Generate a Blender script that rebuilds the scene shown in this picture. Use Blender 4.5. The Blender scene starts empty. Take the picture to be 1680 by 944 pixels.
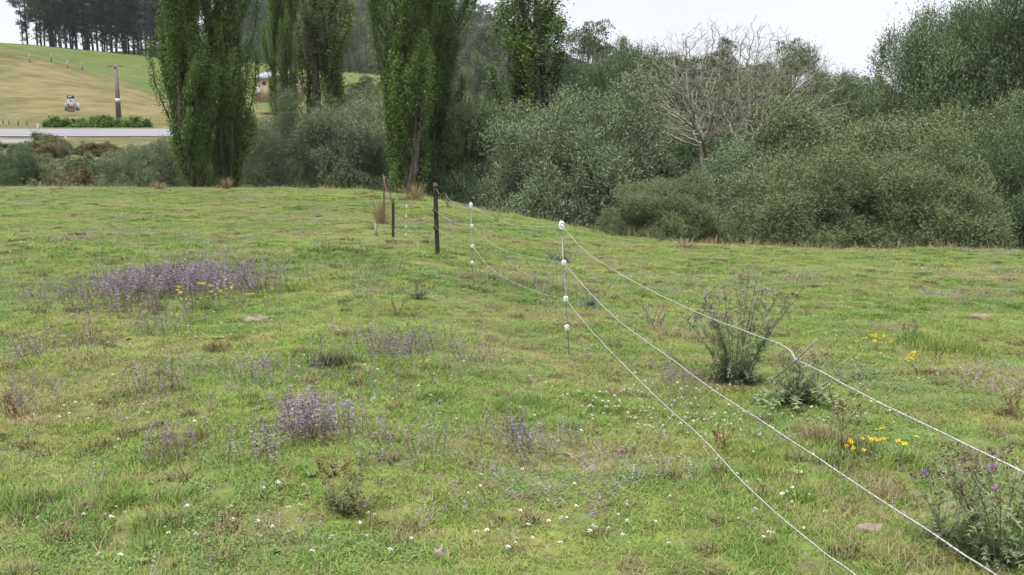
import bpy, math
import numpy as np

rng = np.random.default_rng(11)
scene = bpy.context.scene
COL = scene.collection

# ------------------------------------------------------------------ camera
EYE = 1.5
PITCH = math.radians(9.29)
FPX = 1680 * 35.0 / 36.0
cam_d = bpy.data.cameras.new('camera')
cam_d.lens = 35.0
cam_d.sensor_width = 36.0
cam_d.clip_start = 0.05
cam_d.clip_end = 8000
cam = bpy.data.objects.new('camera', cam_d)
COL.objects.link(cam)
cam.location = (0, 0, EYE)
cam.rotation_euler = (math.pi / 2 - PITCH, 0, 0)
scene.camera = cam

# ------------------------------------------------------------------ sky (overcast) and sun
SUN_EL, SUN_AZ = math.radians(72), math.radians(205)
world = bpy.data.worlds.new('World')
scene.world = world
world.use_nodes = True
wn, wl = world.node_tree.nodes, world.node_tree.links
for n in list(wn):
    wn.remove(n)
w_out = wn.new('ShaderNodeOutputWorld')
w_bg = wn.new('ShaderNodeBackground')
w_sky = wn.new('ShaderNodeTexSky')
w_sky.sky_type = 'NISHITA'
w_sky.sun_disc = False
w_sky.sun_elevation = SUN_EL
w_sky.sun_rotation = SUN_AZ
w_tc = wn.new('ShaderNodeTexCoord')
w_map = wn.new('ShaderNodeMapping')
w_map.inputs['Scale'].default_value = (1.2, 1.2, 5.0)
w_noise = wn.new('ShaderNodeTexNoise')
w_noise.inputs['Scale'].default_value = 1.6
w_noise.inputs['Detail'].default_value = 4
w_noise.inputs['Roughness'].default_value = 0.5
w_ramp = wn.new('ShaderNodeValToRGB')
w_ramp.color_ramp.elements[0].position = 0.35
w_ramp.color_ramp.elements[0].color = (2.62, 2.64, 2.98, 1)
w_ramp.color_ramp.elements[1].position = 0.65
w_ramp.color_ramp.elements[1].color = (3.25, 3.25, 3.45, 1)
w_mix = wn.new('ShaderNodeMixRGB')
w_mix.inputs['Fac'].default_value = 0.90
wl.new(w_tc.outputs['Generated'], w_map.inputs['Vector'])
wl.new(w_map.outputs['Vector'], w_noise.inputs['Vector'])
wl.new(w_noise.outputs['Fac'], w_ramp.inputs['Fac'])
wl.new(w_sky.outputs['Color'], w_mix.inputs['Color1'])
wl.new(w_ramp.outputs['Color'], w_mix.inputs['Color2'])
wl.new(w_mix.outputs['Color'], w_bg.inputs['Color'])
w_bg.inputs['Strength'].default_value = 0.06
wl.new(w_bg.outputs['Background'], w_out.inputs['Surface'])

sun_d = bpy.data.lights.new('sun', 'SUN')
sun_d.energy = 1.5
sun_d.angle = math.radians(36)
sun_d.color = (1.0, 0.97, 0.92)
sun = bpy.data.objects.new('sun', sun_d)
COL.objects.link(sun)
# light comes from high up, behind the camera and a little to the left
sdir = np.array([math.sin(SUN_AZ) * math.cos(SUN_EL), math.cos(SUN_AZ) * math.cos(SUN_EL), math.sin(SUN_EL)])
sun.rotation_euler = (math.pi / 2 - SUN_EL, 0, math.pi - SUN_AZ)

vs = scene.view_settings
vs.view_transform = 'Standard'
vs.look = 'None'
vs.exposure = 2.4
vs.gamma = 1.0
vs.use_curve_mapping = False
cy = scene.cycles
cy.max_bounces = 4
cy.diffuse_bounces = 2
cy.use_light_tree = False
cy.debug_use_spatial_splits = True
cy.use_adaptive_sampling = True
cy.adaptive_threshold = 0.02
cy.glossy_bounces = 2
cy.transmission_bounces = 3
cy.volume_bounces = 0
cy.use_denoising = True
cy.caustics_reflective = False
cy.caustics_refractive = False
scene.render.film_transparent = False


# ------------------------------------------------------------------ view geometry: where a line of sight meets the land
def slope(py):
    t = (472.0 - np.asarray(py, float)) / FPX
    return (t * math.cos(PITCH) - math.sin(PITCH)) / (t * math.sin(PITCH) + math.cos(PITCH))


def at(px, py, d):
    """world point at forward distance d along a line of sight"""
    t = (472.0 - py) / FPX
    fy = t * math.sin(PITCH) + math.cos(PITCH)
    return np.array([(px - 840.0) / FPX / fy * d, d, EYE + float(slope(py)) * d])


# ------------------------------------------------------------------ noise
def _h(ix, iy, s):
    n = (ix * 374761393 + iy * 668265263 + s * 1442695041) & 0x7fffffff
    n = ((n ^ (n >> 13)) * 1274126177) & 0x7fffffff
    return ((n ^ (n >> 16)) & 0xffff) / 65535.0


def vnoise(x, y, s=0):
    x = np.asarray(x, float); y = np.asarray(y, float)
    ix = np.floor(x).astype(np.int64); iy = np.floor(y).astype(np.int64)
    fx = x - ix; fy = y - iy
    fx = fx * fx * (3 - 2 * fx); fy = fy * fy * (3 - 2 * fy)
    a = _h(ix, iy, s); b = _h(ix + 1, iy, s); c = _h(ix, iy + 1, s); d = _h(ix + 1, iy + 1, s)
    return (a + (b - a) * fx) * (1 - fy) + (c + (d - c) * fx) * fy


# ------------------------------------------------------------------ the land: one height function
TU = np.array([-500, 0, 100, 270, 430, 600, 700, 800, 1000, 1150, 1330, 1680, 2200], float)
ED = np.array([50, 50, 50, 49, 48, 47, 42, 37, 31, 28, 26.5, 25, 24], float)
EP = np.array([308, 308, 308, 310, 310, 313, 324, 350, 386, 402, 410, 414, 414], float)
ZE = EYE + slope(EP) * ED


def _mixz(pys, d, rest, n=5):
    z = EYE + slope(np.array(pys, float)) * d
    r = np.array(rest, float)
    return np.concatenate([z[:n], r])


TAB = [
    (88, np.array([-2.8] * 5 + [-3.3] * 8)),
    (104, _mixz([239] * 5, 104, [-2.6, -3.3, -3.5, -3.5, -3.5, -3.5, -3.5, -3.5])),
    (114, _mixz([227, 227, 227, 227, 228], 114, [-1.6, -2.8, -3.2, -3.2, -3.2, -3.2, -3.2, -3.2])),
    (128, _mixz([212.5] * 5, 128, [-0.6, -2.2, -3, -3, -3, -3, -3, -3])),
    (142, _mixz([206, 206, 206, 207, 208], 142, [0.0, -1.5, -2.6, -2.6, -2.6, -2.6, -2.6, -2.6])),
    (225, EYE + slope([45, 72, 98, 157, 182, 190, 196, 203, 206, 207, 208, 208, 208]) * 225),
    (258, EYE + slope([42, 72, 96, 148, 170, 183, 190, 200, 204, 206, 206, 206, 206]) * 258),
    (338, EYE + slope([40, 69, 77, 93, 106, 121, 136, 155, 175, 185, 188, 190, 190]) * 338),
    (430, EYE + slope([62, 80, 86, 98, 108, 120, 136, 150, 170, 180, 184, 188, 188]) * 430),
    (720, EYE + slope([125, 115, 110, 85, 10, -5, 5, 55, 118, 140, 152, 162, 165]) * 720),
    (4000, EYE + slope([190, 190, 190, 185, 180, 180, 185, 190, 195, 195, 195, 195, 195]) * 4000),
]


def to_ud(x, y):
    x = np.asarray(x, float); y = np.asarray(y, float)
    r = np.hypot(x, y)
    az = np.clip(np.arctan2(x, y), -0.69, 0.69)
    return 840.0 + FPX * np.tan(az) * 0.985, r * np.cos(az)


def edge_d(u):
    return np.interp(u, TU, ED)


def terrain(x, y, micro=True):
    x = np.atleast_1d(np.asarray(x, float)); y = np.atleast_1d(np.asarray(y, float))
    u, d = to_ud(x, y)
    de = np.interp(u, TU, ED); ze = np.interp(u, TU, ZE)
    Ds = [np.zeros_like(d), de * 0.5, de, de + 10]
    Zs = [np.zeros_like(d), ze * 0.5, ze, ze - 2.1]
    for dk, zk in TAB:
        Ds.append(np.full_like(d, dk)); Zs.append(np.interp(u, TU, zk))
    D = np.array(Ds); Z = np.array(Zs)
    h = np.diff(D, axis=0); m = np.diff(Z, axis=0) / h
    T = np.zeros_like(Z)
    T[0] = m[0]; T[-1] = m[-1]
    pos = (m[:-1] * m[1:]) > 0
    w1 = 2 * h[1:] + h[:-1]; w2 = h[1:] + 2 * h[:-1]
    mm = np.where(pos, (w1 + w2) / np.where(pos, w1 / np.where(m[:-1] == 0, 1, m[:-1]) + w2 / np.where(m[1:] == 0, 1, m[1:]), 1), 0)
    T[1:-1] = mm
    k = np.clip((d[None, :] >= D).sum(axis=0) - 1, 0, len(Ds) - 2)
    ar = np.arange(len(d))
    t = np.clip((d - D[k, ar]) / h[k, ar], 0, 1)
    hh = h[k, ar]
    z = ((2 * t**3 - 3 * t**2 + 1) * Z[k, ar] + (t**3 - 2 * t**2 + t) * hh * T[k, ar]
         + (-2 * t**3 + 3 * t**2) * Z[k + 1, ar] + (t**3 - t**2) * hh * T[k + 1, ar])
    if micro:
        fld = np.clip((de + 6 - d) / 6, 0, 1)
        z = z + fld * (0.10 * (vnoise(x / 2.7, y / 2.7, 3) - 0.5) + 0.12 * (vnoise(x / 0.8, y / 0.8, 4) - 0.5)
                       + 0.055 * (vnoise(x / 0.27, y / 0.27, 5) - 0.5)) * np.clip(d / 2, 0, 1)
        far = np.clip((d - 140) / 30, 0, 1)
        z = z + far * (1.3 * (vnoise(x / 23, y / 23, 6) - 0.5) + 0.35 * (vnoise(x / 6, y / 6, 7) - 0.5))
        mid = np.clip((d - de - 4) / 6, 0, 1) * np.clip((110 - d) / 10, 0, 1)
        z = z + mid * 0.5 * (vnoise(x / 3.5, y / 3.5, 8) - 0.5)
    return z


def tz(x, y):
    return float(terrain(x, y)[0])


def ground(px, py, dmin=1.0, dmax=900):
    """first land met by a line of sight"""
    ds = np.concatenate([np.linspace(dmin, 60, 3000), np.linspace(60.1, dmax, 3000)])
    ds = ds[(ds >= dmin)]
    p0 = at(px, py, 1.0)
    X = p0[0] * ds; Y = ds; Zr = EYE + (p0[2] - EYE) * ds
    z = terrain(X, Y)
    hit = np.nonzero(z >= Zr)[0]
    i = hit[0] if len(hit) else len(ds) - 1
    return np.array([X[i], Y[i], z[i]])


# ------------------------------------------------------------------ mesh helpers
class MB:
    def __init__(self):
        self.V = []; self.Q = []; self.T = []; self.R = []; self.qm = []; self.tm = []; self.n = 0

    def add(self, V, Q=None, T=None, rnd=0.5, m=0):
        V = np.asarray(V, float).reshape(-1, 3)
        self.V.append(V)
        r = np.asarray(rnd, float)
        self.R.append(np.full(len(V), float(r)) if r.ndim == 0 else r)
        if Q is not None and len(Q):
            Q = np.asarray(Q, np.int64); self.Q.append(Q + self.n); self.qm.append(np.full(len(Q), m))
        if T is not None and len(T):
            T = np.asarray(T, np.int64); self.T.append(T + self.n); self.tm.append(np.full(len(T), m))
        self.n += len(V)

    def mesh(self, name, mats, smooth=False):
        me = bpy.data.meshes.new(name)
        V = np.concatenate(self.V).astype(np.float32)
        me.vertices.add(len(V)); me.vertices.foreach_set('co', V.ravel())
        idx, starts, mi = [], [], []
        c = 0
        for lst, mm, k in ((self.Q, self.qm, 4), (self.T, self.tm, 3)):
            if lst:
                F = np.concatenate(lst); idx.append(F.ravel()); starts.append(c + np.arange(len(F)) * k)
                mi.append(np.concatenate(mm)); c += F.size
        idx = np.concatenate(idx).astype(np.int32); starts = np.concatenate(starts).astype(np.int32)
        me.loops.add(len(idx)); me.loops.foreach_set('vertex_index', idx)
        me.polygons.add(len(starts)); me.polygons.foreach_set('loop_start', starts)
        mats = mats if isinstance(mats, (list, tuple)) else [mats]
        for q in mats:
            me.materials.append(q)
        me.polygons.foreach_set('material_index', np.concatenate(mi).astype(np.int32))
        if smooth:
            me.polygons.foreach_set('use_smooth', np.ones(len(starts), bool))
        a = me.attributes.new('rnd', 'FLOAT', 'POINT')
        a.data.foreach_set('value', np.concatenate(self.R).astype(np.float32))
        me.update(calc_edges=True)
        return me


def unit(v):
    v = np.asarray(v, float)
    return v / np.maximum(np.linalg.norm(v, axis=-1, keepdims=True), 1e-9)


def rdirs(n, r=None):
    r = r or rng
    return unit(r.normal(size=(n, 3)))


def tube(mb, pts, radii, sides=6, rnd=0.5, m=0, cap=True):
    pts = np.asarray(pts, float); n = len(pts)
    radii = np.broadcast_to(np.asarray(radii, float), (n,))
    tg = unit(np.gradient(pts, axis=0))
    ref = np.array([0.31, 0.22, 0.93]) if abs(tg[0][2]) < 0.8 else np.array([0.93, 0.3, 0.1])
    a = unit(np.cross(tg, ref)); b = np.cross(tg, a)
    ang = np.arange(sides) * 2 * math.pi / sides
    ring = pts[:, None, :] + radii[:, None, None] * (np.cos(ang)[None, :, None] * a[:, None, :] + np.sin(ang)[None, :, None] * b[:, None, :])
    V = ring.reshape(-1, 3)
    Q = []
    for i in range(n - 1):
        for k in range(sides):
            k2 = (k + 1) % sides
            Q.append((i * sides + k, i * sides + k2, (i + 1) * sides + k2, (i + 1) * sides + k))
    T = []
    if cap:
        V = np.concatenate([V, pts[:1], pts[-1:]])
        c0, c1 = n * sides, n * sides + 1
        for k in range(sides):
            k2 = (k + 1) % sides
            T.append((c0, k2, k)); T.append((c1, (n - 1) * sides + k, (n - 1) * sides + k2))
    mb.add(V, Q, T, rnd, m)


def box(mb, c, s, m=0, rot=0.0, rnd=0.5):
    c = np.asarray(c, float); s = np.asarray(s, float) / 2
    V = np.array([(x, y, z) for x in (-1, 1) for y in (-1, 1) for z in (-1, 1)], float) * s
    if rot:
        ca, sa = math.cos(rot), math.sin(rot)
        V = np.stack([V[:, 0] * ca - V[:, 1] * sa, V[:, 0] * sa + V[:, 1] * ca, V[:, 2]], 1)
    Q = [(0, 1, 3, 2), (4, 6, 7, 5), (0, 4, 5, 1), (2, 3, 7, 6), (0, 2, 6, 4), (1, 5, 7, 3)]
    mb.add(V + c, Q, None, rnd, m)


def leaves(mb, P, D, L, W, rnd=None, m=0, S=None, mid=0.45, r=None):
    """one folded-flat blade per row: base, left, tip, right"""
    r = r or rng
    n = len(P)
    if n == 0:
        return
    D = unit(D)
    if S is None:
        S = unit(np.cross(D, r.normal(size=(n, 3))))
    L = np.broadcast_to(np.asarray(L, float), (n,))[:, None]; W = np.broadcast_to(np.asarray(W, float), (n,))[:, None]
    V = np.stack([P, P + D * L * mid + S * W / 2, P + D * L, P + D * L * mid - S * W / 2], 1).reshape(-1, 3)
    Q = np.arange(n * 4).reshape(n, 4)
    if rnd is None:
        rnd = r.random(n)
    mb.add(V, Q, None, np.repeat(rnd, 4), m)


def obj(name, me, parent=None, loc=None):
    o = bpy.data.objects.new(name, me)
    COL.objects.link(o)
    if parent is not None:
        o.parent = parent
    if loc is not None:
        o.location = loc
    return o


def tag(o, label, cat, group=None, kind=None):
    o['label'] = label; o['category'] = cat
    if group:
        o['group'] = group
    if kind:
        o['kind'] = kind
    return o


def thing(name, loc, label, cat, group=None, rz=0.0, scale=(1, 1, 1)):
    o = bpy.data.objects.new(name, None)
    o.empty_display_size = 0.2
    COL.objects.link(o)
    o.location = tuple(float(v) for v in loc); o.rotation_euler = (0, 0, rz); o.scale = scale
    return tag(o, label, cat, group)


# ------------------------------------------------------------------ materials
def new_mat(name):
    m = bpy.data.materials.new(name)
    m.use_nodes = True
    nt = m.node_tree
    for n in list(nt.nodes):
        nt.nodes.remove(n)
    return m, nt.nodes, nt.links, nt.nodes.new('ShaderNodeOutputMaterial')


def rgb(c):
    return (c[0], c[1], c[2], 1.0)


def noise_node(N, L, scale, detail=3.0, stretch=None, rough=0.55):
    g = N.new('ShaderNodeNewGeometry')
    no = N.new('ShaderNodeTexNoise')
    no.inputs['Scale'].default_value = scale
    no.inputs['Detail'].default_value = detail
    no.inputs['Roughness'].default_value = rough
    if stretch:
        mp = N.new('ShaderNodeMapping')
        mp.inputs['Scale'].default_value = stretch
        L.new(g.outputs['Position'], mp.inputs['Vector']); L.new(mp.outputs['Vector'], no.inputs['Vector'])
    else:
        L.new(g.outputs['Position'], no.inputs['Vector'])
    return no.outputs['Fac']


def ramp(N, L, fac, stops):
    r = N.new('ShaderNodeValToRGB')
    e = r.color_ramp.elements
    while len(e) < len(stops):
        e.new(0.5)
    for i, (p, c) in enumerate(stops):
        e[i].position = p; e[i].color = rgb(c)
    L.new(fac, r.inputs['Fac'])
    return r.outputs['Color']


def mixc(N, L, fac, a, b, mode='MIX'):
    m = N.new('ShaderNodeMixRGB'); m.blend_type = mode
    for s, v in (('Fac', fac), ('Color1', a), ('Color2', b)):
        if hasattr(v, 'is_output'):
            L.new(v, m.inputs[s])
        elif isinstance(v, (int, float)):
            m.inputs[s].default_value = v
        else:
            m.inputs[s].default_value = rgb(v)
    return m.outputs['Color']


def math_node(N, L, op, a, b=0.0, clamp=False):
    m = N.new('ShaderNodeMath'); m.operation = op; m.use_clamp = clamp
    for i, v in enumerate((a, b)):
        if hasattr(v, 'is_output'):
            L.new(v, m.inputs[i])
        else:
            m.inputs[i].default_value = v
    return m.outputs['Value']


def finish(N, L, out, col, rough=0.6, spec=0.3, trans=0.0, tcol=None, bump=None, metal=0.0):
    p = N.new('ShaderNodeBsdfPrincipled')
    if hasattr(col, 'is_output'):
        L.new(col, p.inputs['Base Color'])
    else:
        p.inputs['Base Color'].default_value = rgb(col)
    p.inputs['Roughness'].default_value = rough
    p.inputs['Specular IOR Level'].default_value = spec
    p.inputs['Metallic'].default_value = metal
    if bump:
        b = N.new('ShaderNodeBump'); b.inputs['Strength'].default_value = bump[1]; b.inputs['Distance'].default_value = bump[2]
        L.new(bump[0], b.inputs['Height']); L.new(b.outputs['Normal'], p.inputs['Normal'])
    if trans > 0:
        t = N.new('ShaderNodeBsdfTranslucent')
        c = tcol if tcol is not None else col
        if hasattr(c, 'is_output'):
            L.new(c, t.inputs['Color'])
        else:
            t.inputs['Color'].default_value = rgb(c)
        mx = N.new('ShaderNodeMixShader'); mx.inputs[0].default_value = trans
        L.new(p.outputs[0], mx.inputs[1]); L.new(t.outputs[0], mx.inputs[2])
        L.new(mx.outputs[0], out.inputs['Surface'])
    else:
        L.new(p.outputs[0], out.inputs['Surface'])


def rnd_attr(N):
    a = N.new('ShaderNodeAttribute'); a.attribute_name = 'rnd'
    return a.outputs['Fac']


def leaf_mat(name, c1, c2, back=None, scale=0.5, trans=0.25, rough=0.5, spec=0.35, c3=None):
    m, N, L, out = new_mat(name)
    f = math_node(N, L, 'ADD', math_node(N, L, 'MULTIPLY', rnd_attr(N), 0.6),
                  math_node(N, L, 'MULTIPLY', noise_node(N, L, scale, 3), 0.5))
    stops = [(0.2, c1), (0.8, c2)] if c3 is None else [(0.2, c1), (0.7, c2), (0.93, c3)]
    col = ramp(N, L, f, stops)
    top = col
    if back is not None:
        g = N.new('ShaderNodeNewGeometry')
        top = mixc(N, L, g.outputs['Backfacing'], col, back)
    finish(N, L, out, top, rough, spec, trans, col)
    return m


def plain_mat(name, c1, c2, scale=8.0, rough=0.7, spec=0.3, stretch=None, bump=0.0, dist=0.01, metal=0.0):
    m, N, L, out = new_mat(name)
    n = noise_node(N, L, scale, 4, stretch)
    finish(N, L, out, ramp(N, L, n, [(0.3, c1), (0.7, c2)]), rough, spec, bump=(n, bump, dist) if bump else None, metal=metal)
    return m


FRESH = (0.142, 0.256, 0.037)
YELLOW = (0.242, 0.288, 0.062)
STRAW = (0.30, 0.245, 0.13)


def pasture_colour(N, L, rnd):
    """the same patches of fresh, yellowish and dry growth for blades and for the turf beneath them"""
    big = noise_node(N, L, 0.45, 4)
    small = noise_node(N, L, 3.4, 4, None, 0.65)
    f = math_node(N, L, 'ADD', math_node(N, L, 'MULTIPLY', big, 0.55), math_node(N, L, 'MULTIPLY', small, 0.5))
    if rnd is not None:
        f = math_node(N, L, 'ADD', f, math_node(N, L, 'MULTIPLY', math_node(N, L, 'SUBTRACT', rnd, 0.5), 0.34))
    return ramp(N, L, f, [(0.38, (0.085, 0.180, 0.030)), (0.50, FRESH), (0.63, YELLOW), (0.82, STRAW)])


M = {}
m, N, L, out = new_mat('grass_blade')
finish(N, L, out, pasture_colour(N, L, rnd_attr(N)), 0.5, 0.3, 0.3)
M['grass'] = m
M['straw'] = leaf_mat('dry_grass', (0.135, 0.105, 0.052), (0.30, 0.245, 0.135), scale=2.0, trans=0.2, rough=0.7)
M['herb'] = leaf_mat('herb_leaf', (0.08, 0.15, 0.038), (0.16, 0.235, 0.075), scale=1.5, trans=0.2)
M['weed'] = leaf_mat('weed_leaf', (0.075, 0.10, 0.035), (0.15, 0.17, 0.06), scale=1.5, trans=0.2, c3=(0.22, 0.13, 0.06))

m, N, L, out = new_mat('turf')
c = pasture_colour(N, L, None)
c = mixc(N, L, ramp(N, L, noise_node(N, L, 7.0, 4), [(0.25, (0.35, 0.35, 0.35)), (0.6, (0.9, 0.9, 0.9))]), c, (0.10, 0.085, 0.045))
n = noise_node(N, L, 25.0, 4)
finish(N, L, out, c, 0.9, 0.1, bump=(n, 0.8, 0.02))
M['turf'] = m

m, N, L, out = new_mat('rough_bank')
c = ramp(N, L, noise_node(N, L, 0.35, 5), [(0.3, (0.06, 0.07, 0.03)), (0.5, (0.10, 0.10, 0.045)), (0.7, (0.16, 0.14, 0.07))])
n = noise_node(N, L, 1.5, 5)
finish(N, L, out, c, 0.9, 0.1, bump=(n, 1.0, 0.3))
M['bank'] = m

m, N, L, out = new_mat('hill_pasture')
g = N.new('ShaderNodeNewGeometry'); sx = N.new('ShaderNodeSeparateXYZ'); L.new(g.outputs['Position'], sx.inputs[0])
far = N.new('ShaderNodeMapRange'); far.inputs['From Min'].default_value = 215; far.inputs['From Max'].default_value = 255
L.new(sx.outputs['Y'], far.inputs['Value'])
patch = noise_node(N, L, 0.035, 5)
ter = noise_node(N, L, 0.9, 4, (0.22, 0.22, 1.1))
f = math_node(N, L, 'ADD', math_node(N, L, 'MULTIPLY', patch, 0.5), math_node(N, L, 'MULTIPLY', ter, 0.55))
c1 = ramp(N, L, f, [(0.40, (0.070, 0.076, 0.029)), (0.51, (0.112, 0.103, 0.044)), (0.62, (0.158, 0.136, 0.066))])
c2 = ramp(N, L, f, [(0.40, (0.066, 0.100, 0.028)), (0.52, (0.088, 0.112, 0.036)), (0.63, (0.120, 0.124, 0.050))])
c = mixc(N, L, far.outputs[0], c1, c2)
wood = N.new('ShaderNodeMapRange'); wood.inputs['From Min'].default_value = 345; wood.inputs['From Max'].default_value = 380
L.new(sx.outputs['Y'], wood.inputs['Value'])
c = mixc(N, L, wood.outputs[0], c, (0.022, 0.032, 0.016))
n2 = noise_node(N, L, 0.8, 5, (0.35, 0.35, 1.5))
finish(N, L, out, c, 0.95, 0.05, bump=(n2, 0.9, 0.5))
M['hill'] = m

M['road'] = plain_mat('chipseal', (0.15, 0.15, 0.162), (0.20, 0.20, 0.212), 0.6, 0.85, 0.2, (0.1, 1, 1))
M['paint'] = plain_mat('white_paint', (0.36, 0.36, 0.37), (0.44, 0.44, 0.45), 3.0, 0.6)
M['bark'] = plain_mat('willow_bark', (0.035, 0.028, 0.020), (0.095, 0.080, 0.060), 9.0, 0.9, 0.1, (1, 1, 0.25), 0.8, 0.03)
M['pbark'] = plain_mat('poplar_bark', (0.045, 0.036, 0.028), (0.135, 0.115, 0.095), 6.0, 0.9, 0.1, (1, 1, 0.2), 0.9, 0.05)
M['dead'] = plain_mat('dead_wood', (0.15, 0.15, 0.105), (0.265, 0.262, 0.19), 3.0, 0.85, 0.15, (1, 1, 0.4))
M['pinebark'] = plain_mat('pine_bark', (0.06, 0.052, 0.045), (0.13, 0.115, 0.10), 2.0, 0.9, 0.1)
M['silver'] = leaf_mat('willow_leaf_silver', (0.062, 0.096, 0.040), (0.138, 0.178, 0.084), (0.190, 0.232, 0.138), 0.6, 0.10, 0.6, 0.2)
M['olive'] = leaf_mat('willow_leaf_olive', (0.058, 0.088, 0.032), (0.132, 0.165, 0.066), (0.165, 0.198, 0.105), 0.5, 0.10, 0.6, 0.2, (0.16, 0.13, 0.06))
M['green'] = leaf_mat('willow_leaf_green', (0.040, 0.070, 0.024), (0.096, 0.137, 0.050), (0.130, 0.172, 0.088), 0.5, 0.10, 0.6, 0.2)
M['poplar'] = leaf_mat('poplar_leaf', (0.056, 0.108, 0.022), (0.130, 0.198, 0.044), (0.135, 0.192, 0.060), 0.5, 0.3, 0.55, 0.2)
M['poplar_y'] = leaf_mat('poplar_leaf_turning', (0.065, 0.110, 0.024), (0.130, 0.170, 0.042), (0.15, 0.19, 0.075), 0.4, 0.3, 0.55, 0.2, (0.26, 0.20, 0.04))
M['pine'] = leaf_mat('pine_needle', (0.018, 0.032, 0.018), (0.045, 0.066, 0.035), None, 0.15, 0.1, 0.6, 0.2)
M['bush'] = leaf_mat('bush_leaf', (0.028, 0.048, 0.022), (0.075, 0.100, 0.045), (0.09, 0.11, 0.06), 0.08, 0.15, 0.6, 0.2)
M['bush2'] = leaf_mat('bush_leaf_pale', (0.06, 0.095, 0.035), (0.125, 0.165, 0.065), (0.13, 0.16, 0.085), 0.08, 0.2, 0.6, 0.2)
M['bramble'] = leaf_mat('bramble_leaf', (0.05, 0.12, 0.02), (0.13, 0.22, 0.04), None, 0.5, 0.25)
M['gold'] = leaf_mat('gold_weed', (0.085, 0.085, 0.035), (0.165, 0.135, 0.05), (0.14, 0.13, 0.065), 0.6, 0.2, 0.7, 0.2, (0.30, 0.19, 0.05))
M['pampas'] = leaf_mat('pampas_leaf', (0.11, 0.125, 0.065), (0.22, 0.22, 0.13), None, 0.4, 0.2, 0.7, 0.2)
M['steel_black'] = plain_mat('black_steel_post', (0.018, 0.014, 0.012), (0.05, 0.036, 0.03), 30, 0.7, 0.3)
M['rust'] = plain_mat('rusty_post', (0.10, 0.045, 0.03), (0.16, 0.085, 0.055), 30, 0.85, 0.2)
M['galv'] = plain_mat('galvanised_rod', (0.22, 0.235, 0.235), (0.36, 0.38, 0.38), 40, 0.5, 0.4)
M['white_plastic'] = plain_mat('white_insulator', (0.58, 0.58, 0.57), (0.68, 0.68, 0.67), 60, 0.4, 0.45)
M['hole'] = plain_mat('insulator_slot', (0.30, 0.30, 0.30), (0.4, 0.4, 0.4), 60, 0.6)
m, N, L, out = new_mat('white_poly_rope')
n = noise_node(N, L, 160, 2)
finish(N, L, out, ramp(N, L, n, [(0.38, (0.18, 0.18, 0.19)), (0.58, (0.43, 0.43, 0.44))]), 0.6, 0.3)
M['rope'] = m
M['pstem'] = leaf_mat('pennyroyal_stem', (0.10, 0.095, 0.060), (0.21, 0.185, 0.125), None, 2, 0.1, 0.7)
M['pflower'] = leaf_mat('pennyroyal_flower', (0.26, 0.20, 0.33), (0.45, 0.37, 0.53), None, 6, 0.25, 0.7, 0.15)
M['clover'] = leaf_mat('clover_flower', (0.50, 0.44, 0.37), (0.80, 0.77, 0.70), None, 4, 0.2, 0.7, 0.15)
M['ragwort'] = leaf_mat('ragwort_flower', (0.62, 0.42, 0.015), (0.78, 0.60, 0.04), None, 6, 0.15, 0.6, 0.2)
M['thistle'] = leaf_mat('thistle_leaf', (0.105, 0.145, 0.062), (0.200, 0.235, 0.120), (0.20, 0.24, 0.16), 3, 0.15, 0.6)
M['teal'] = leaf_mat('grey_thistle_leaf', (0.075, 0.125, 0.075), (0.145, 0.205, 0.135), (0.20, 0.25, 0.18), 3, 0.15, 0.6)
M['thistle_head'] = leaf_mat('thistle_bulb', (0.085, 0.085, 0.045), (0.22, 0.19, 0.12), None, 10, 0.1, 0.7)
M['thistle_purple'] = leaf_mat('thistle_tuft', (0.34, 0.20, 0.38), (0.50, 0.34, 0.53), None, 10, 0.2, 0.7)
M['dock'] = leaf_mat('dead_dock', (0.11, 0.065, 0.035), (0.23, 0.15, 0.085), None, 6, 0.1, 0.8)
M['down'] = leaf_mat('pale_down', (0.42, 0.38, 0.33), (0.62, 0.58, 0.52), None, 6, 0.2, 0.8)
M['earth'] = plain_mat('bare_earth', (0.13, 0.10, 0.075), (0.25, 0.21, 0.17), 12, 0.95, 0.05, None, 1.0, 0.03)
M['sign_white'] = plain_mat('sign_white', (0.25, 0.255, 0.28), (0.31, 0.315, 0.335), 2, 0.6)
M['sign_black'] = plain_mat('sign_black', (0.02, 0.02, 0.022), (0.04, 0.04, 0.042), 2, 0.6)
M['sign_orange'] = plain_mat('sign_orange', (0.25, 0.16, 0.135), (0.29, 0.20, 0.175), 1.5, 0.6)
M['sign_grey'] = plain_mat('sign_grey', (0.15, 0.145, 0.16), (0.22, 0.215, 0.235), 2, 0.6)
M['pole'] = plain_mat('power_pole', (0.10, 0.085, 0.085), (0.19, 0.165, 0.165), 2, 0.85)
M['wall'] = plain_mat('cream_wall', (0.34, 0.275, 0.175), (0.40, 0.33, 0.215), 0.8, 0.8)
M['roof'] = plain_mat('pale_roof', (0.24, 0.26, 0.31), (0.31, 0.335, 0.38), 0.8, 0.5)
M['glass'] = plain_mat('window_glass', (0.03, 0.035, 0.04), (0.06, 0.065, 0.07), 1, 0.15, 0.6)
M['timber'] = plain_mat('fence_timber', (0.16, 0.14, 0.12), (0.28, 0.25, 0.22), 4, 0.9)

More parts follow.
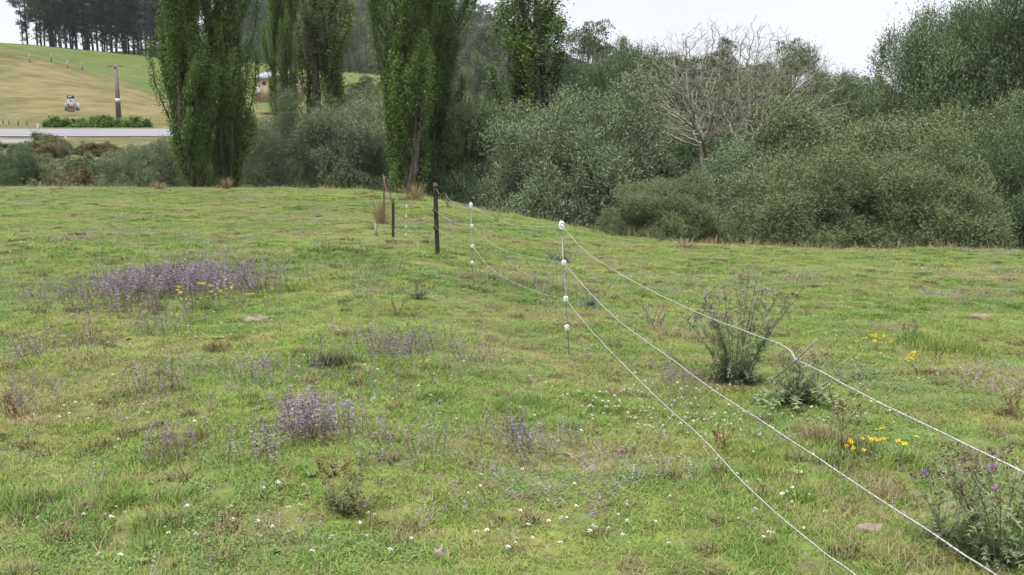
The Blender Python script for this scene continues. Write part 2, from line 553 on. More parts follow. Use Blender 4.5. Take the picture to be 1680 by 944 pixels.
# ------------------------------------------------------------------ ground sheet, split into field / bank / hills
az_in = np.radians(np.arange(-40, 40.01, 0.36))
az_out = np.radians(np.arange(43, 317.5, 3.5))
AZ = np.concatenate([az_in, az_out])
RR = [0.0, 0.4, 0.8]
while RR[-1] < 62:
    RR.append(RR[-1] * 1.0135 + 0.012)
while RR[-1] < 900:
    RR.append(RR[-1] * 1.017)
while RR[-1] < 1600:
    RR.append(RR[-1] * 1.12)
RR = np.array(RR)
gx = RR[:, None] * np.sin(AZ)[None, :]
gy = RR[:, None] * np.cos(AZ)[None, :]
gz = terrain(gx.ravel(), gy.ravel()).reshape(gx.shape)
nr, na = gx.shape
gu, gd = to_ud(gx, gy)
ii, jj = np.meshgrid(np.arange(nr - 1), np.arange(na), indexing='ij')
j2 = (jj + 1) % na
quads = np.stack([ii * na + jj, (ii + 1) * na + jj, (ii + 1) * na + j2, ii * na + j2], -1).reshape(-1, 4)
quads = quads[:, ::-1]
fd = gd[:-1, :].ravel(); fe = edge_d(gu[:-1, :]).ravel()
zone = np.where(fd < fe + 3.0, 0, np.where(fd < 140, 1, 2))
allV = np.stack([gx, gy, gz], -1).reshape(-1, 3)
for zi, (nm, mt) in enumerate((('field', 'turf'), ('road_bank_ground', 'bank'), ('hill', 'hill'))):
    F = quads[zone == zi]
    uq, inv = np.unique(F, return_inverse=True)
    mb = MB(); mb.add(allV[uq], inv.reshape(-1, 4))
    o = obj(nm, mb.mesh(nm, M[mt], True))
    o['kind'] = 'structure'
    o['label'] = {'field': 'grazed green pasture sloping gently away from the camera', 'road_bank_ground': 'rough ground falling to the gully and rising to the road',
                  'hill': 'grassy hillside and far slopes behind the road'}[nm]


def strip(name, mt, u0, u1, d0, d1, lift, nu=60, nd=8):
    us = np.linspace(u0, u1, nu); ds = np.linspace(d0, d1, nd)
    U, Dm = np.meshgrid(us, ds)
    X = (U - 840) / FPX / 0.985 * Dm
    Z = terrain(X.ravel(), Dm.ravel(), False).reshape(X.shape) + lift
    V = np.stack([X, Dm, Z], -1).reshape(-1, 3)
    Q = [(i * nu + j, i * nu + j + 1, (i + 1) * nu + j + 1, (i + 1) * nu + j) for i in range(nd - 1) for j in range(nu - 1)]
    mb = MB(); mb.add(V, Q)
    return obj(name, mb.mesh(name, M[mt], True))


rd = strip('road', 'road', -420, 470, 115.5, 127.5, 0.10)
rd['kind'] = 'structure'; rd['label'] = 'pale grey sealed road crossing below the hill'
sr = strip('side_road', 'road', -420, 112, 102.2, 105.5, 0.55, 40, 4)
sr['kind'] = 'structure'; sr['label'] = 'narrow grey side road below the main road'
for d0, d1 in ((116.2, 116.4), (126.8, 127.0)):
    o = strip('edge_line', 'paint', -420, 470, d0, d1, 0.115, 60, 2)
    o.parent = rd
o = strip('centre_line', 'paint', -420, 470, 121.4, 121.55, 0.115, 60, 2)
o.parent = rd

# ------------------------------------------------------------------ trees: meshes
def dome_crown(R, H, n_main, n_twigs, leaves_per, ll, lw, seed, mats, low=0.0, twig_l=(0.25, 0.6), spiky=0.35, sub=6):
    """foliage of a bushy willow: main limbs carry lobes, lobes carry smaller lobes, those carry leafy shoots"""
    r = np.random.default_rng(seed)
    mb = MB()
    ga = np.arange(n_main) * 2.39996 + r.random() * 6 + r.normal(size=n_main) * 0.35
    sn = np.clip(((np.arange(n_main) + 0.5) / n_main) * (1.0 + low) - low + r.normal(size=n_main) * 0.07, -0.95, 0.985)
    cs = np.sqrt(1 - sn ** 2)
    rad = r.uniform(0.46, 0.92, n_main)
    cz = H * (0.52 * low / (1 + low) if low > 0 else 0.0)
    C1 = np.stack([np.cos(ga) * cs * R, np.sin(ga) * cs * R, sn * (H - cz)], 1) * rad[:, None]
    C1[:, 2] += cz
    if low == 0:
        C1 = np.concatenate([C1, np.stack([np.cos(ga[::2] + 0.6) * R * 0.62, np.sin(ga[::2] + 0.6) * R * 0.62, np.full(len(ga[::2]), 0.10 * H)], 1) * r.uniform(0.8, 1.2, (len(ga[::2]), 1))])
        n_main = len(C1)
    Rm = min(R, H * 0.62)
    n2 = n_main * sub
    par = np.repeat(np.arange(n_main), sub)
    out1 = unit(C1 - np.array([0, 0, cz * 0.7]))
    dd = unit(rdirs(n2, r) + out1[par] * 0.7 + np.array([0, 0, 0.35]))
    C = C1[par] + dd * (Rm * r.uniform(0.14, 0.34, n2))[:, None] * np.array([1, 1, 1.15])
    lr = Rm * r.uniform(0.085, 0.19, n2)
    wgt = lr ** 2; li = r.choice(n2, n_twigs, p=wgt / wgt.sum())
    d = unit(rdirs(n_twigs, r) + dd[li] * 0.5 + np.array([0, 0, 0.2]))
    q = (0.45 + 0.55 * r.random(n_twigs) ** 0.5)
    P = C[li] + d * (lr[li] * q)[:, None] * np.array([1, 1, 1.25])
    P[:, 2] = np.where(P[:, 2] < 0.1, 0.1 + 0.5 * r.random(n_twigs), P[:, 2])
    td = unit(d * 0.7 + np.array([0, 0, 0.75]) + r.normal(size=(n_twigs, 3)) * spiky)
    tl = r.uniform(twig_l[0], twig_l[1], n_twigs)
    tl = np.where(r.random(n_twigs) < 0.07, tl * 2.1, tl)
    tr = r.random(n_twigs)
    tone1 = r.random(n_main); tone2 = r.random(n2)
    tone = 0.5 * tone1[par[li]] + 0.5 * tone2[li]
    for k in range(leaves_per):
        t = (k + 0.6 * r.random(n_twigs)) / leaves_per
        p = P + td * (tl * t)[:, None]
        ld = unit(td * 0.8 + rdirs(n_twigs, r) * 0.8)
        leaves(mb, p, ld, ll * (0.65 + 0.6 * r.random(n_twigs)), lw * (0.7 + 0.6 * r.random(n_twigs)),
               np.clip(0.32 * r.random(n_twigs) + 0.2 * tr + 0.48 * tone, 0, 1), r=r)
    return mb.mesh('crown', mats), C1


def bush_stems(C, seed, mats, r0=0.09, n=14, fork=0.25):
    r = np.random.default_rng(seed)
    mb = MB()
    pick = r.permutation(len(C))[:n]
    for i in pick:
        e = C[i]
        b = np.array([r.normal() * fork, r.normal() * fork, -0.3])
        mid = b * 0.5 + e * 0.5 + r.normal(size=3) * 0.25
        mid2 = b * 0.22 + e * 0.45 + np.array([0, 0, 0.3])
        pts = np.array([b, mid2, mid, e, e + unit(e - mid) * 0.5])
        tube(mb, pts, np.array([1, 0.8, 0.6, 0.35, 0.1]) * r0 * r.uniform(0.7, 1.2), 5, r.random())
    span = np.abs(C).max(axis=0)
    for i in range(9):
        a = r.random() * 6.28; f = r.uniform(0.6, 1.0)
        e = np.array([math.cos(a) * span[0] * f, math.sin(a) * span[1] * f, span[2] * r.uniform(0.08, 0.4)])
        pts = np.array([[0, 0, -0.2], e * [0.4, 0.4, 0.15] + r.normal(size=3) * 0.1, e * [0.75, 0.75, 0.5] + r.normal(size=3) * 0.12, e, e * [1.15, 1.15, 1.35]])
        tube(mb, pts, np.array([1, 0.8, 0.6, 0.4, 0.15]) * r0 * 0.35, 4, r.random(), cap=False)
    return mb.mesh('trunk', mats, True)


def poplar(H, R, nb, n_leaf, seed, mats, ll=0.084, lw=0.066, sparse_low=0.75, lean=0.0, forks=2):
    """Lombardy poplar: steep branches hugging forked trunks, leaves in upright streaks"""
    r = np.random.default_rng(seed)
    tk = MB(); mb = MB()
    stems = []
    for s in range(forks):
        a = r.random() * 6.28 + s * 6.28 / forks
        off = R * (0.10 if s == 0 else r.uniform(0.40, 0.62))
        zz = np.linspace(0, H * (0.95 - 0.08 * s), 9)
        pts = np.stack([np.cos(a) * off * np.clip(zz / 4, 0, 1) + r.normal(size=9) * 0.05 + lean * zz, np.sin(a) * off * np.clip(zz / 4, 0, 1) + r.normal(size=9) * 0.05, zz - 0.3], 1)
        tube(tk, pts, np.linspace(0.30 if s == 0 else 0.17, 0.03, 9), 8, r.random())
        stems.append(pts)
    for b in range(nb):
        st = stems[r.integers(0, forks)]
        h0 = H * (0.01 + 0.78 * r.random() ** 1.25)
        base = np.array([np.interp(h0, st[:, 2], st[:, k]) for k in range(3)])
        a = r.random() * 6.28
        ln = min(r.uniform(2.2, 5.0), (H - h0) * 0.8 + 1.0)
        prof = np.interp(h0 / H, [0, 0.08, 0.3, 0.6, 0.85, 1], [0.75, 0.9, 1.0, 1.0, 0.6, 0.15])
        ro = R * prof * r.uniform(0.12, 0.85) * (0.72 + 0.56 * float(vnoise(a * 1.2, h0 / 2.3, seed)))
        t = np.linspace(0, 1, 6)
        pts = base + np.stack([np.cos(a) * ro * (1 - (1 - t) ** 2.2), np.sin(a) * ro * (1 - (1 - t) ** 2.2), ln * t ** 1.05], 1) + r.normal(size=(6, 3)) * 0.04
        tube(tk, pts, np.linspace(0.055, 0.008, 6), 4, r.random(), cap=False)
        n = int(n_leaf / nb * r.uniform(0.6, 1.4) * (sparse_low + (1 - sparse_low) * min(1, h0 / (0.3 * H) + 0.35)))
        tt = r.random(n) ** 0.7
        p = np.stack([np.interp(tt, t, pts[:, k]) for k in range(3)], 1)
        sp = 0.05 + 0.13 * (1 - np.abs(tt - 0.5))
        p = p + r.normal(size=(n, 3)) * sp[:, None] * np.array([1, 1, 1.3])
        ld = unit(rdirs(n, r) + np.array([np.cos(a) * 0.5, np.sin(a) * 0.5, -0.15]))
        tone = r.random()
        leaves(mb, p, ld, ll * r.uniform(0.7, 1.25, n), lw * r.uniform(0.7, 1.25, n), np.clip(0.38 * r.random(n) + 0.62 * tone, 0, 1), mid=0.38, r=r)
    return tk.mesh('trunk', M['pbark'], True), mb.mesh('crown', mats)


def pine(H, seed):
    """tall bare-legged pine with ragged layered branches above"""
    r = np.random.default_rng(seed)
    tk = MB(); mb = MB()
    zz = np.linspace(0, H, 8)
    st = np.stack([np.cumsum(r.normal(size=8)) * 0.12, np.cumsum(r.normal(size=8)) * 0.12, zz - 0.5], 1)
    tube(tk, st, np.linspace(0.36, 0.05, 8), 6, 0.5)
    for b in range(84):
        f = 0.20 + 0.80 * r.random() ** 0.85
        if r.random() < 0.12:
            f = r.uniform(0.08, 0.3)
        base = np.array([np.interp(f * H, zz, st[:, k]) for k in range(3)])
        a = r.random() * 6.28
        ln = (1.2 + 4.2 * math.sin(math.pi * min(1, (1.08 - f) / 0.8)) ** 0.8) * r.uniform(0.6, 1.15)
        if f < 0.3:
            ln *= 0.6
        t = np.linspace(0, 1, 5)
        pts = base + np.stack([np.cos(a) * ln * t, np.sin(a) * ln * t, ln * (0.12 * t + 0.22 * t ** 2) - 0.1 * ln * t], 1)
        tube(tk, pts, np.linspace(0.07, 0.015, 5), 4, r.random(), cap=False)
        n = int(60 * ln / 4) if f >= 0.3 else 22
        tt = 0.30 + 0.70 * r.random(n)
        p = np.stack([np.interp(tt, t, pts[:, k]) for k in range(3)], 1) + r.normal(size=(n, 3)) * np.array([0.42, 0.42, 0.22])
        leaves(mb, p, rdirs(n, r) + np.array([np.cos(a), np.sin(a), 0.5]) * 0.7, r.uniform(0.5, 1.0, n), r.uniform(0.14, 0.32, n), r=r)
    return tk.mesh('trunk', M['pinebark'], True), mb.mesh('crown', M['pine'])


def far_tree(H, R, seed, mats, shape='round', n=2600, ls=0.5):
    """trunk, limbs and clumped foliage for a tree seen from hundreds of metres"""
    r = np.random.default_rng(seed)
    tk = MB(); mb = MB()
    tube(tk, np.array([[0, 0, -0.5], [0.1, 0, H * 0.3], [0, 0.1, H * 0.75]]), [0.035 * H * 0.5, 0.025 * H * 0.5, 0.05], 6, 0.5)
    nl = 26
    if shape == 'cone':
        f = r.random(nl * 2) ** 0.8
        a = r.random(nl * 2) * 6.28
        rr = R * (1 - f) * r.uniform(0.5, 0.95, nl * 2)
        C = np.stack([np.cos(a) * rr, np.sin(a) * rr, H * (0.06 + 0.9 * f)], 1)
        lr = R * 0.30 * (1.15 - f)
    elif shape == 'flat':
        a = r.random(nl) * 6.28; rr = R * np.sqrt(r.random(nl)) * 0.9
        C = np.stack([np.cos(a) * rr, np.sin(a) * rr, H * r.uniform(0.66, 0.92, nl)], 1)
        lr = R * r.uniform(0.2, 0.32, nl)
    else:
        d = rdirs(nl, r); d[:, 2] = d[:, 2] * 0.8 + 0.15
        C = d * np.array([R, R, H * 0.42]) * r.uniform(0.45, 0.85, nl)[:, None] + np.array([0, 0, H * 0.48])
        lr = R * r.uniform(0.24, 0.42, nl)
    for c in C[:10]:
        tube(tk, np.array([[0, 0, H * 0.22], c * np.array([0.5, 0.5, 0.75]), c]), [0.02 * H * 0.4, 0.12, 0.04], 4, 0.5, cap=False)
    k = r.integers(0, len(C), n)
    d = unit(rdirs(n, r) + np.array([0, 0, 0.35]))
    p = C[k] + d * (lr[k] * r.uniform(0.6, 1.05, n))[:, None] * np.array([1, 1, 0.8])
    tone = r.random(len(C))
    leaves(mb, p, unit(d + rdirs(n, r) * 0.8), ls * r.uniform(0.6, 1.2, n), ls * 0.6 * r.uniform(0.6, 1.2, n), np.clip(0.5 * r.random(n) + 0.5 * tone[k], 0, 1), r=r)
    return tk.mesh('trunk', M['pinebark'], True), mb.mesh('crown', mats)


def plant_tree(name, label, cat, tm, cm, loc, scale, rz, group=None, mat=None, inner=None):
    t = thing(name, loc, label, cat, group, rz, scale)
    if tm is not None:
        obj('trunk', tm, t)
    c = obj('crown', cm, t)
    layers = [c]
    if inner:
        c2 = obj('inner_crown', cm, t); c2.scale = inner; c2.rotation_euler = (0, 0, 2.1); layers.append(c2)
    for c in layers:
        if mat is not None:
            c.material_slots[0].link = 'OBJECT'; c.material_slots[0].material = mat
    return t


# ------------------------------------------------------------------ Lombardy poplars
POP = [poplar(19, 1.8, 125, 132000, 21, M['poplar'], forks=6), poplar(20, 1.65, 118, 124000, 22, M['poplar'], forks=5),
       poplar(19, 1.5, 90, 44000, 23, M['poplar'], ll=0.10, lw=0.08, sparse_low=0.02, forks=4)]
for i, (px, d, k, sc, sh, rz, mt, lab) in enumerate([
    (324, 52, 0, 0.93, 1.0, 0.3, 'poplar', 'broad dark green poplar, leftmost of the tall columns'),
    (376, 54, 1, 0.98, 1.05, 1.9, 'poplar', 'tall green poplar at the right half of the left pair'),
    (468, 70, 1, 0.68, 1.0, 4.0, 'poplar', 'slim poplar standing in front of the cream house'),
    (524, 74, 2, 1.5, 1.0, 0.8, 'poplar_y', 'thin yellowish poplar between the house and the central pair'),
    (664, 50, 0, 0.92, 1.0, 2.4, 'poplar', 'dense poplar at the left of the central pair'),
    (732, 53, 1, 1.02, 1.0, 5.2, 'poplar', 'dense poplar at the right of the central pair'),
    (880, 66, 2, 2.0, 0.98, 3.3, 'poplar', 'lighter open poplar with bare lower trunk right of the central pair'),
]):
    p = at(px, 300, d); z = tz(p[0], p[1])
    plant_tree('poplar_tree', lab, 'tree', POP[k][0], POP[k][1], (p[0], p[1], z), (sc, sc, sh), rz, 'poplars along the gully', M[mt])

# ------------------------------------------------------------------ grey willows
W_R, W_H = 4.2, 7.5
WIL = []
for sd, nl in ((31, 24), (32, 34)):
    cm, C = dome_crown(W_R, W_H, nl, 29500, 7, 0.118, 0.037, sd, M['olive'], sub=8)
    WIL.append((bush_stems(C, sd + 50, M['bark'], 0.11), cm))
cm, C = dome_crown(5.0, 9.0, 30, 22000, 7, 0.125, 0.040, 35, M['olive'], low=0.7, twig_l=(0.3, 0.8))
WTREE = (bush_stems(C, 77, M['bark'], 0.2, 26, 0.14), cm)


def willow(px, hw, py_top, d, k, mt, label, rz=0.0, tree=False, depth=1.0):
    p = at(px, 300, d)
    z = tz(p[0], p[1])
    top = EYE + float(slope(py_top)) * d
    rx = hw / FPX * d / (5.0 if tree else W_R)
    pr = WTREE if tree else WIL[k % 2]
    return plant_tree('willow_tree' if tree else 'willow_bush', label, 'tree' if tree else 'bush', pr[0], pr[1], (p[0], p[1], z - 0.1),
                      (rx, rx * depth, (top - z) / (9.0 if tree else W_H) * 0.96), rz, 'willows along the gully', M[mt], (0.80, 0.80, 0.84))


willow(232, 68, 222, 58, 0, 'silver', 'pale silvery willow bush left of the leftmost poplar', 0.5)
willow(470, 82, 172, 60, 1, 'silver', 'silvery willow bush between the left and central poplars, left one', 1.1)
willow(578, 100, 146, 61, 0, 'silver', 'silvery willow bush just left of the central poplar pair', 2.0)
willow(405, 60, 185, 66, 0, 'green', 'dim green willow bush behind the left poplars', 2.6)
willow(330, 60, 235, 64, 1, 'green', 'dark willow bush at the foot of the leftmost poplar', 3.9)
willow(655, 60, 190, 60, 0, 'green', 'dark willow behind the left trunk of the central pair', 0.7)
willow(778, 105, 128, 54, 0, 'green', 'dark green willow bush just right of the central poplar pair', 3.1)
willow(950, 160, 112, 42, 0, 'silver', 'large rounded grey-green willow behind the second white standard', 0.2)
willow(1005, 105, 38, 66, 0, 'green', 'tall green willow tree behind the large rounded willow', 4.4, True)
willow(1110, 110, 165, 60, 2, 'green', 'dark willow bush in shade left of the bare tree', 1.0)
willow(1225, 130, 98, 68, 0, 'green', 'dark green willow bush straight behind the bare tree', 2.0)
willow(1330, 120, 108, 66, 1, 'green', 'green willow bush growing right behind the bare tree', 5.0)
willow(1430, 90, 120, 72, 0, 'olive', 'far willow bush under the gap of sky', 3.0)
willow(1085, 110, 275, 32.0, 0, 'olive', 'low silvery willow at the left end of the right thicket', 0.9, depth=0.8)
willow(1270, 140, 212, 35, 1, 'silver', 'grey-green willow in front of the bare tree', 2.2)
willow(1390, 175, 155, 35, 2, 'olive', 'wide willow in the middle of the right thicket', 4.1)
willow(1330, 160, 228, 30.5, 0, 'olive', 'low silvery willow at the foot of the right thicket', 5.5, depth=0.7)
willow(1545, 175, 140, 34, 2, 'olive', 'wide willow right of the thicket middle under the tall tree', 0.4)
willow(1520, 170, 235, 29.6, 1, 'olive', 'low dark willow bush along the right field edge', 1.7, depth=0.7)
willow(1690, 130, 185, 30, 1, 'green', 'dark willow cut off by the right edge of the view', 3.6)
willow(1580, 170, -70, 46, 0, 'green', 'tall willow tree towering at the right edge of the view', 0.6, True)
willow(1720, 150, -120, 42, 0, 'green', 'tall willow tree mostly beyond the right edge', 2.6, True)

# ------------------------------------------------------------------ bare tree
def bare_tree(seed):
    """branches grow step by step towards free room in a domed crown, then thicken down to the trunks"""
    r = np.random.default_rng(seed)
    n = 5200
    d = rdirs(n, r); d[:, 2] = np.abs(d[:, 2])
    A_ = d * (r.random(n) ** 0.42)[:, None] * np.array([5.9, 3.6, 5.0]) + np.array([-0.3, 0, 4.4])
    A_ = A_[(A_[:, 2] > 4.4 + 0.22 * np.hypot(A_[:, 0], A_[:, 1]) - 0.9)]
    A_ += r.normal(size=A_.shape) * 0.1
    nodes = []; par = []
    for x0 in (0.0, -1.0):
        for k in range(13):
            nodes.append((x0 + 0.03 * k * (1 if x0 == 0 else -1) + r.normal() * 0.02, r.normal() * 0.02, -0.4 + k * 0.25))
            par.append(len(nodes) - 2 if k else -1)
    N_ = [np.array(q) for q in nodes]
    best = np.full(len(A_), 1e9); who = np.zeros(len(A_), int); alive = np.ones(len(A_), bool)
    new = list(range(len(N_)))
    step = 0.17
    for it in range(120):
        P = np.array([N_[i] for i in new])
        dist = np.linalg.norm(A_[:, None, :] - P[None, :, :], axis=2)
        j = dist.argmin(1); dm = dist[np.arange(len(A_)), j]
        up = dm < best
        best[up] = dm[up]; who[up] = np.array(new)[j[up]]
        alive &= best > 0.22
        act = alive & (best < 3.2)
        if not act.any():
            break
        new = []
        for i in np.unique(who[act]):
            m_ = act & (who == i)
            g = unit(A_[m_] - N_[i]).sum(0)
            g = unit(unit(g) + r.normal(size=3) * 0.22)
            N_.append(N_[i] + g * step); par.append(int(i)); new.append(len(N_) - 1)
        if len(N_) > 12000:
            break
    V = np.array(N_); par = np.array(par); m_ = len(V)
    kids = [[] for _ in range(m_)]
    for i, q in enumerate(par):
        if q >= 0:
            kids[q].append(i)
    rad = np.zeros(m_)
    for i in range(m_ - 1, -1, -1):
        rad[i] = 0.0095 if not kids[i] else sum(rad[k] ** 2.2 for k in kids[i]) ** (1 / 2.2)
    mb = MB()
    stack = [(i, None) for i in range(m_) if par[i] < 0]
    while stack:
        i, frm = stack.pop()
        chain = [i] if frm is None else [frm, i]
        while kids[chain[-1]]:
            ks = sorted(kids[chain[-1]], key=lambda k: -rad[k])
            stack += [(k, chain[-1]) for k in ks[1:]]
            chain.append(ks[0])
        if len(chain) < 2:
            continue
        rr = rad[chain].copy()
        if frm is not None:
            rr[0] = rr[1]
        tube(mb, V[chain] if len(chain) > 2 else np.array([V[chain[0]], (V[chain[0]] + V[chain[1]]) / 2, V[chain[1]]]),
             np.minimum(rr if len(chain) > 2 else np.array([rr[0], rr[0], rr[1]]), 0.24), 6 if rr[0] > 0.05 else 3, r.random(), cap=False)
    # short end twigs
    tips = [i for i in range(m_) if not kids[i]]
    for i in tips:
        dd = unit(V[i] - V[par[i]])
        for k in range(2):
            e = V[i] + unit(dd + r.normal(size=3) * 0.5 + np.array([0, 0, 0.25])) * r.uniform(0.15, 0.38)
            tube(mb, np.array([V[i], (V[i] + e) / 2 + r.normal(size=3) * 0.015, e]), [0.0095, 0.0075, 0.004], 3, r.random(), cap=False)
    return mb.mesh('bare_tree', M['dead'])


p = at(1205, 300, 48); z = tz(p[0], p[1])
bt = thing('bare_tree', (p[0], p[1], z), 'leafless pale grey-brown tree with wide fan of branches', 'tree')
me_bare = bare_tree(5)
zmax = float(np.percentile([v.co.z for v in me_bare.vertices], 99.7))
o = obj('trunk', me_bare, bt)
o['label'] = 'bare branching trunk and twigs'
s = (EYE + float(slope(42)) * 48 - z) / zmax
bt.scale = (s * 0.98, s * 0.98, s)

# ------------------------------------------------------------------ pines on the hill crest
PIN = [pine(27, 41), pine(30, 42), pine(24, 43)]
r = np.random.default_rng(4)
pine_px = list(np.linspace(62, 275, 24)) + list(np.linspace(70, 300, 18)) + [36, 50, 300, 296, 285] + list(np.linspace(90, 280, 8))
for i, px in enumerate(pine_px):
    d = (342 if i < 24 else 368 if i < 42 else 350 if i < 47 else 392) + r.uniform(-6, 8)
    pp = at(px + r.uniform(-4, 4), 80, d)
    k = int(r.integers(0, 3)); sc = r.uniform(0.85, 1.15)
    if i == 42:
        sc = 0.66
    plant_tree('pine_tree', 'small outermost pine at the left end of the hilltop pine row' if i == 42 else 'tall dark pine in the row along the left hilltop', 'tree',
               PIN[k][0], PIN[k][1], (pp[0], pp[1], tz(pp[0], pp[1])), (sc, sc, sc), r.uniform(0, 6.28), 'pines on the hilltop')

# ------------------------------------------------------------------ wooded far hill and tree belt
FT = [far_tree(15, 5.0, 51, M['bush']), far_tree(18, 4.6, 52, M['bush']), far_tree(14, 6.0, 53, M['bush']), far_tree(17, 5.5, 54, M['bush'], 'flat'),
      far_tree(13, 2.6, 55, M['bush'], 'cone', 2000, 0.45), far_tree(16, 5.2, 56, M['bush'], n=1500, ls=0.6)]
FS = [far_tree(15, 5.0, 81, M['bush'], n=9000, ls=0.34), far_tree(18, 4.6, 82, M['bush'], n=9000, ls=0.34), far_tree(14, 6.0, 83, M['bush'], n=9000, ls=0.36), far_tree(17, 5.5, 84, M['bush'], 'flat', n=6000, ls=0.34),
      FT[4], far_tree(16, 5.2, 86, M['bush'], n=6000, ls=0.36)]
r = np.random.default_rng(6)
cnt = 0
for row, (d, n, u0, u1) in enumerate(((392, 26, 420, 830), (425, 32, 400, 850), (465, 36, 400, 860), (510, 40, 400, 870), (560, 44, 400, 880), (620, 46, 390, 900), (690, 60, 380, 1300))):
    for px in np.linspace(u0, u1, n):
        pp = at(px + r.uniform(-10, 10), 100, d + r.uniform(-18, 18))
        k = int(r.choice([0, 1, 2, 3, 5, 4], p=[0.24, 0.22, 0.18, 0.12, 0.16, 0.08]))
        sc = r.uniform(0.9, 1.5) if d > 420 else r.uniform(0.5, 0.8)
        t = plant_tree('bush_tree', 'dim tree of the wood covering the far hill', 'tree', None, FT[k][1],
                       (pp[0], pp[1], tz(pp[0], pp[1]) - 0.5), (sc, sc, sc * r.uniform(0.85, 1.2)), r.uniform(0, 6.28), 'trees of the far wooded hill',
                       M['bush2'] if r.random() < 0.12 else None)
# young conifers along the second crest
for px in list(np.linspace(528, 600, 13)) + list(np.linspace(795, 832, 6)):
    pp = at(px + r.uniform(-2, 2), 120, 345 if px < 700 else 300)
    sc = r.uniform(0.38, 0.6) if px < 700 else r.uniform(0.6, 0.8)
    plant_tree('young_conifer', 'small pointed conifer in the row along the far paddock' if px < 700 else 'dark pointed conifer in the short hedge right of the pale round tree', 'tree',
               FT[4][0], FT[4][1], (pp[0], pp[1], tz(pp[0], pp[1])), (sc, sc, sc), r.uniform(0, 6.28),
               'conifers along the far paddock' if px < 700 else 'dark conifer hedge')
# single trees in the middle distance: (px, top py, half width px, d, proto, material, label)
for px, pt, hw, d, k, mt, lab in (
    (563, 133, 30, 210, 2, 'bush', 'round green tree in front of the far paddock'),
    (597, 112, 30, 165, 1, 'bush', 'grey-green tree left of the central poplar pair, beyond the gully'),
    (632, 105, 30, 150, 1, 'bush2', 'bright green tree touching the left side of the central poplars'),
    (780, 62, 26, 260, 0, 'bush2', 'pale green round tree right of the central poplar pair'),
    (800, 28, 30, 330, 1, 'bush', 'dark tall tree above the pale round tree'),
    (965, 36, 46, 190, 3, 'bush', 'dark flat-topped tree behind the open poplar'),
    (1022, 24, 14, 210, 5, 'bush', 'small tree tip poking over the tall green willow'),
    (1078, 60, 48, 180, 2, 'bush2', 'rounded tree beside the tall green willow top'),
    (1180, 38, 32, 170, 1, 'bush', 'dark rounded treetop behind the bare tree'),
    (1125, 66, 48, 180, 2, 'bush', 'dark low treetop at the left of the bare tree'),
    (1240, 76, 52, 175, 0, 'bush', 'dark rounded tree behind the right of the bare tree'),
    (1296, 66, 38, 165, 3, 'bush2', 'spreading umbrella-shaped tree right of the bare tree'),
    (1345, 100, 42, 170, 2, 'bush', 'dark rounded tree right of the umbrella-shaped tree'),
    (1392, 108, 36, 175, 0, 'bush', 'dark tree low under the gap of sky'),
    (1428, 98, 26, 165, 5, 'bush2', 'pale tree at the left foot of the tall right willow'),
    (880, 92, 34, 240, 2, 'bush', 'dim tree behind the open poplar trunk'),
    (920, 70, 30, 230, 1, 'bush', 'dim tall tree right behind the open poplar'),
    (850, 100, 26, 250, 0, 'bush', 'dim tree left behind the open poplar'),
):
    pp = at(px, 200, d); z = tz(pp[0], pp[1])
    top = EYE + float(slope(pt)) * d
    hh = {0: 15, 1: 18, 2: 14, 3: 17, 4: 13, 5: 16}[k]; rr_ = {0: 5.0, 1: 4.6, 2: 6.0, 3: 5.5, 4: 2.6, 5: 5.2}[k]
    sx_ = hw / FPX * d / rr_
    plant_tree('field_tree', lab, 'tree', FS[k][0], FS[k][1], (pp[0], pp[1], z - 0.2), (sx_, sx_, (top - z) / (hh * 0.98)), px * 0.7, None, M[mt])

# ------------------------------------------------------------------ shrubs on the road bank
cm, C = dome_crown(1.5, 1.8, 14, 2600, 7, 0.16, 0.055, 61, M['silver'], twig_l=(0.25, 0.55), spiky=0.6)
SHR = (bush_stems(C, 62, M['bark'], 0.04, 10, 0.2), cm)


def grass_clump(H, R, n, seed, mats, w=0.02, droop=0.5, spread=0.5):
    """fountain of long arching blades"""
    r = np.random.default_rng(seed)
    mb = MB()
    a = r.random(n) * 6.28; lean = r.random(n) * spread
    b = np.stack([np.cos(a), np.sin(a), np.zeros(n)], 1)
    base = b * (R * 0.35 * r.random(n))[:, None]
    h = H * r.uniform(0.55, 1.1, n)
    s = np.stack([-np.sin(a), np.cos(a), np.zeros(n)], 1) * (w / 2)
    pts = []
    for t in (0.0, 0.4, 0.75, 1.0):
        q = base + b * (lean * R * 1.6 * t ** 1.6)[:, None] + np.array([0, 0, 1.0]) * (h * (t - droop * lean * t ** 3))[:, None]
        pts.append(q)
    ws = (1.0, 0.9, 0.6)
    V = np.stack([pts[0] - s, pts[0] + s, pts[1] - s * .9, pts[1] + s * .9, pts[2] - s * .6, pts[2] + s * .6, pts[3]], 1).reshape(-1, 3)
    k = np.arange(n)[:, None] * 7
    Q = np.concatenate([k + np.array([0, 1, 3, 2]), k + np.array([2, 3, 5, 4])])
    T = k + np.array([4, 5, 6])
    mb.add(V, Q, T, np.repeat(r.random(n), 7))
    return mb.mesh('blades', mats)


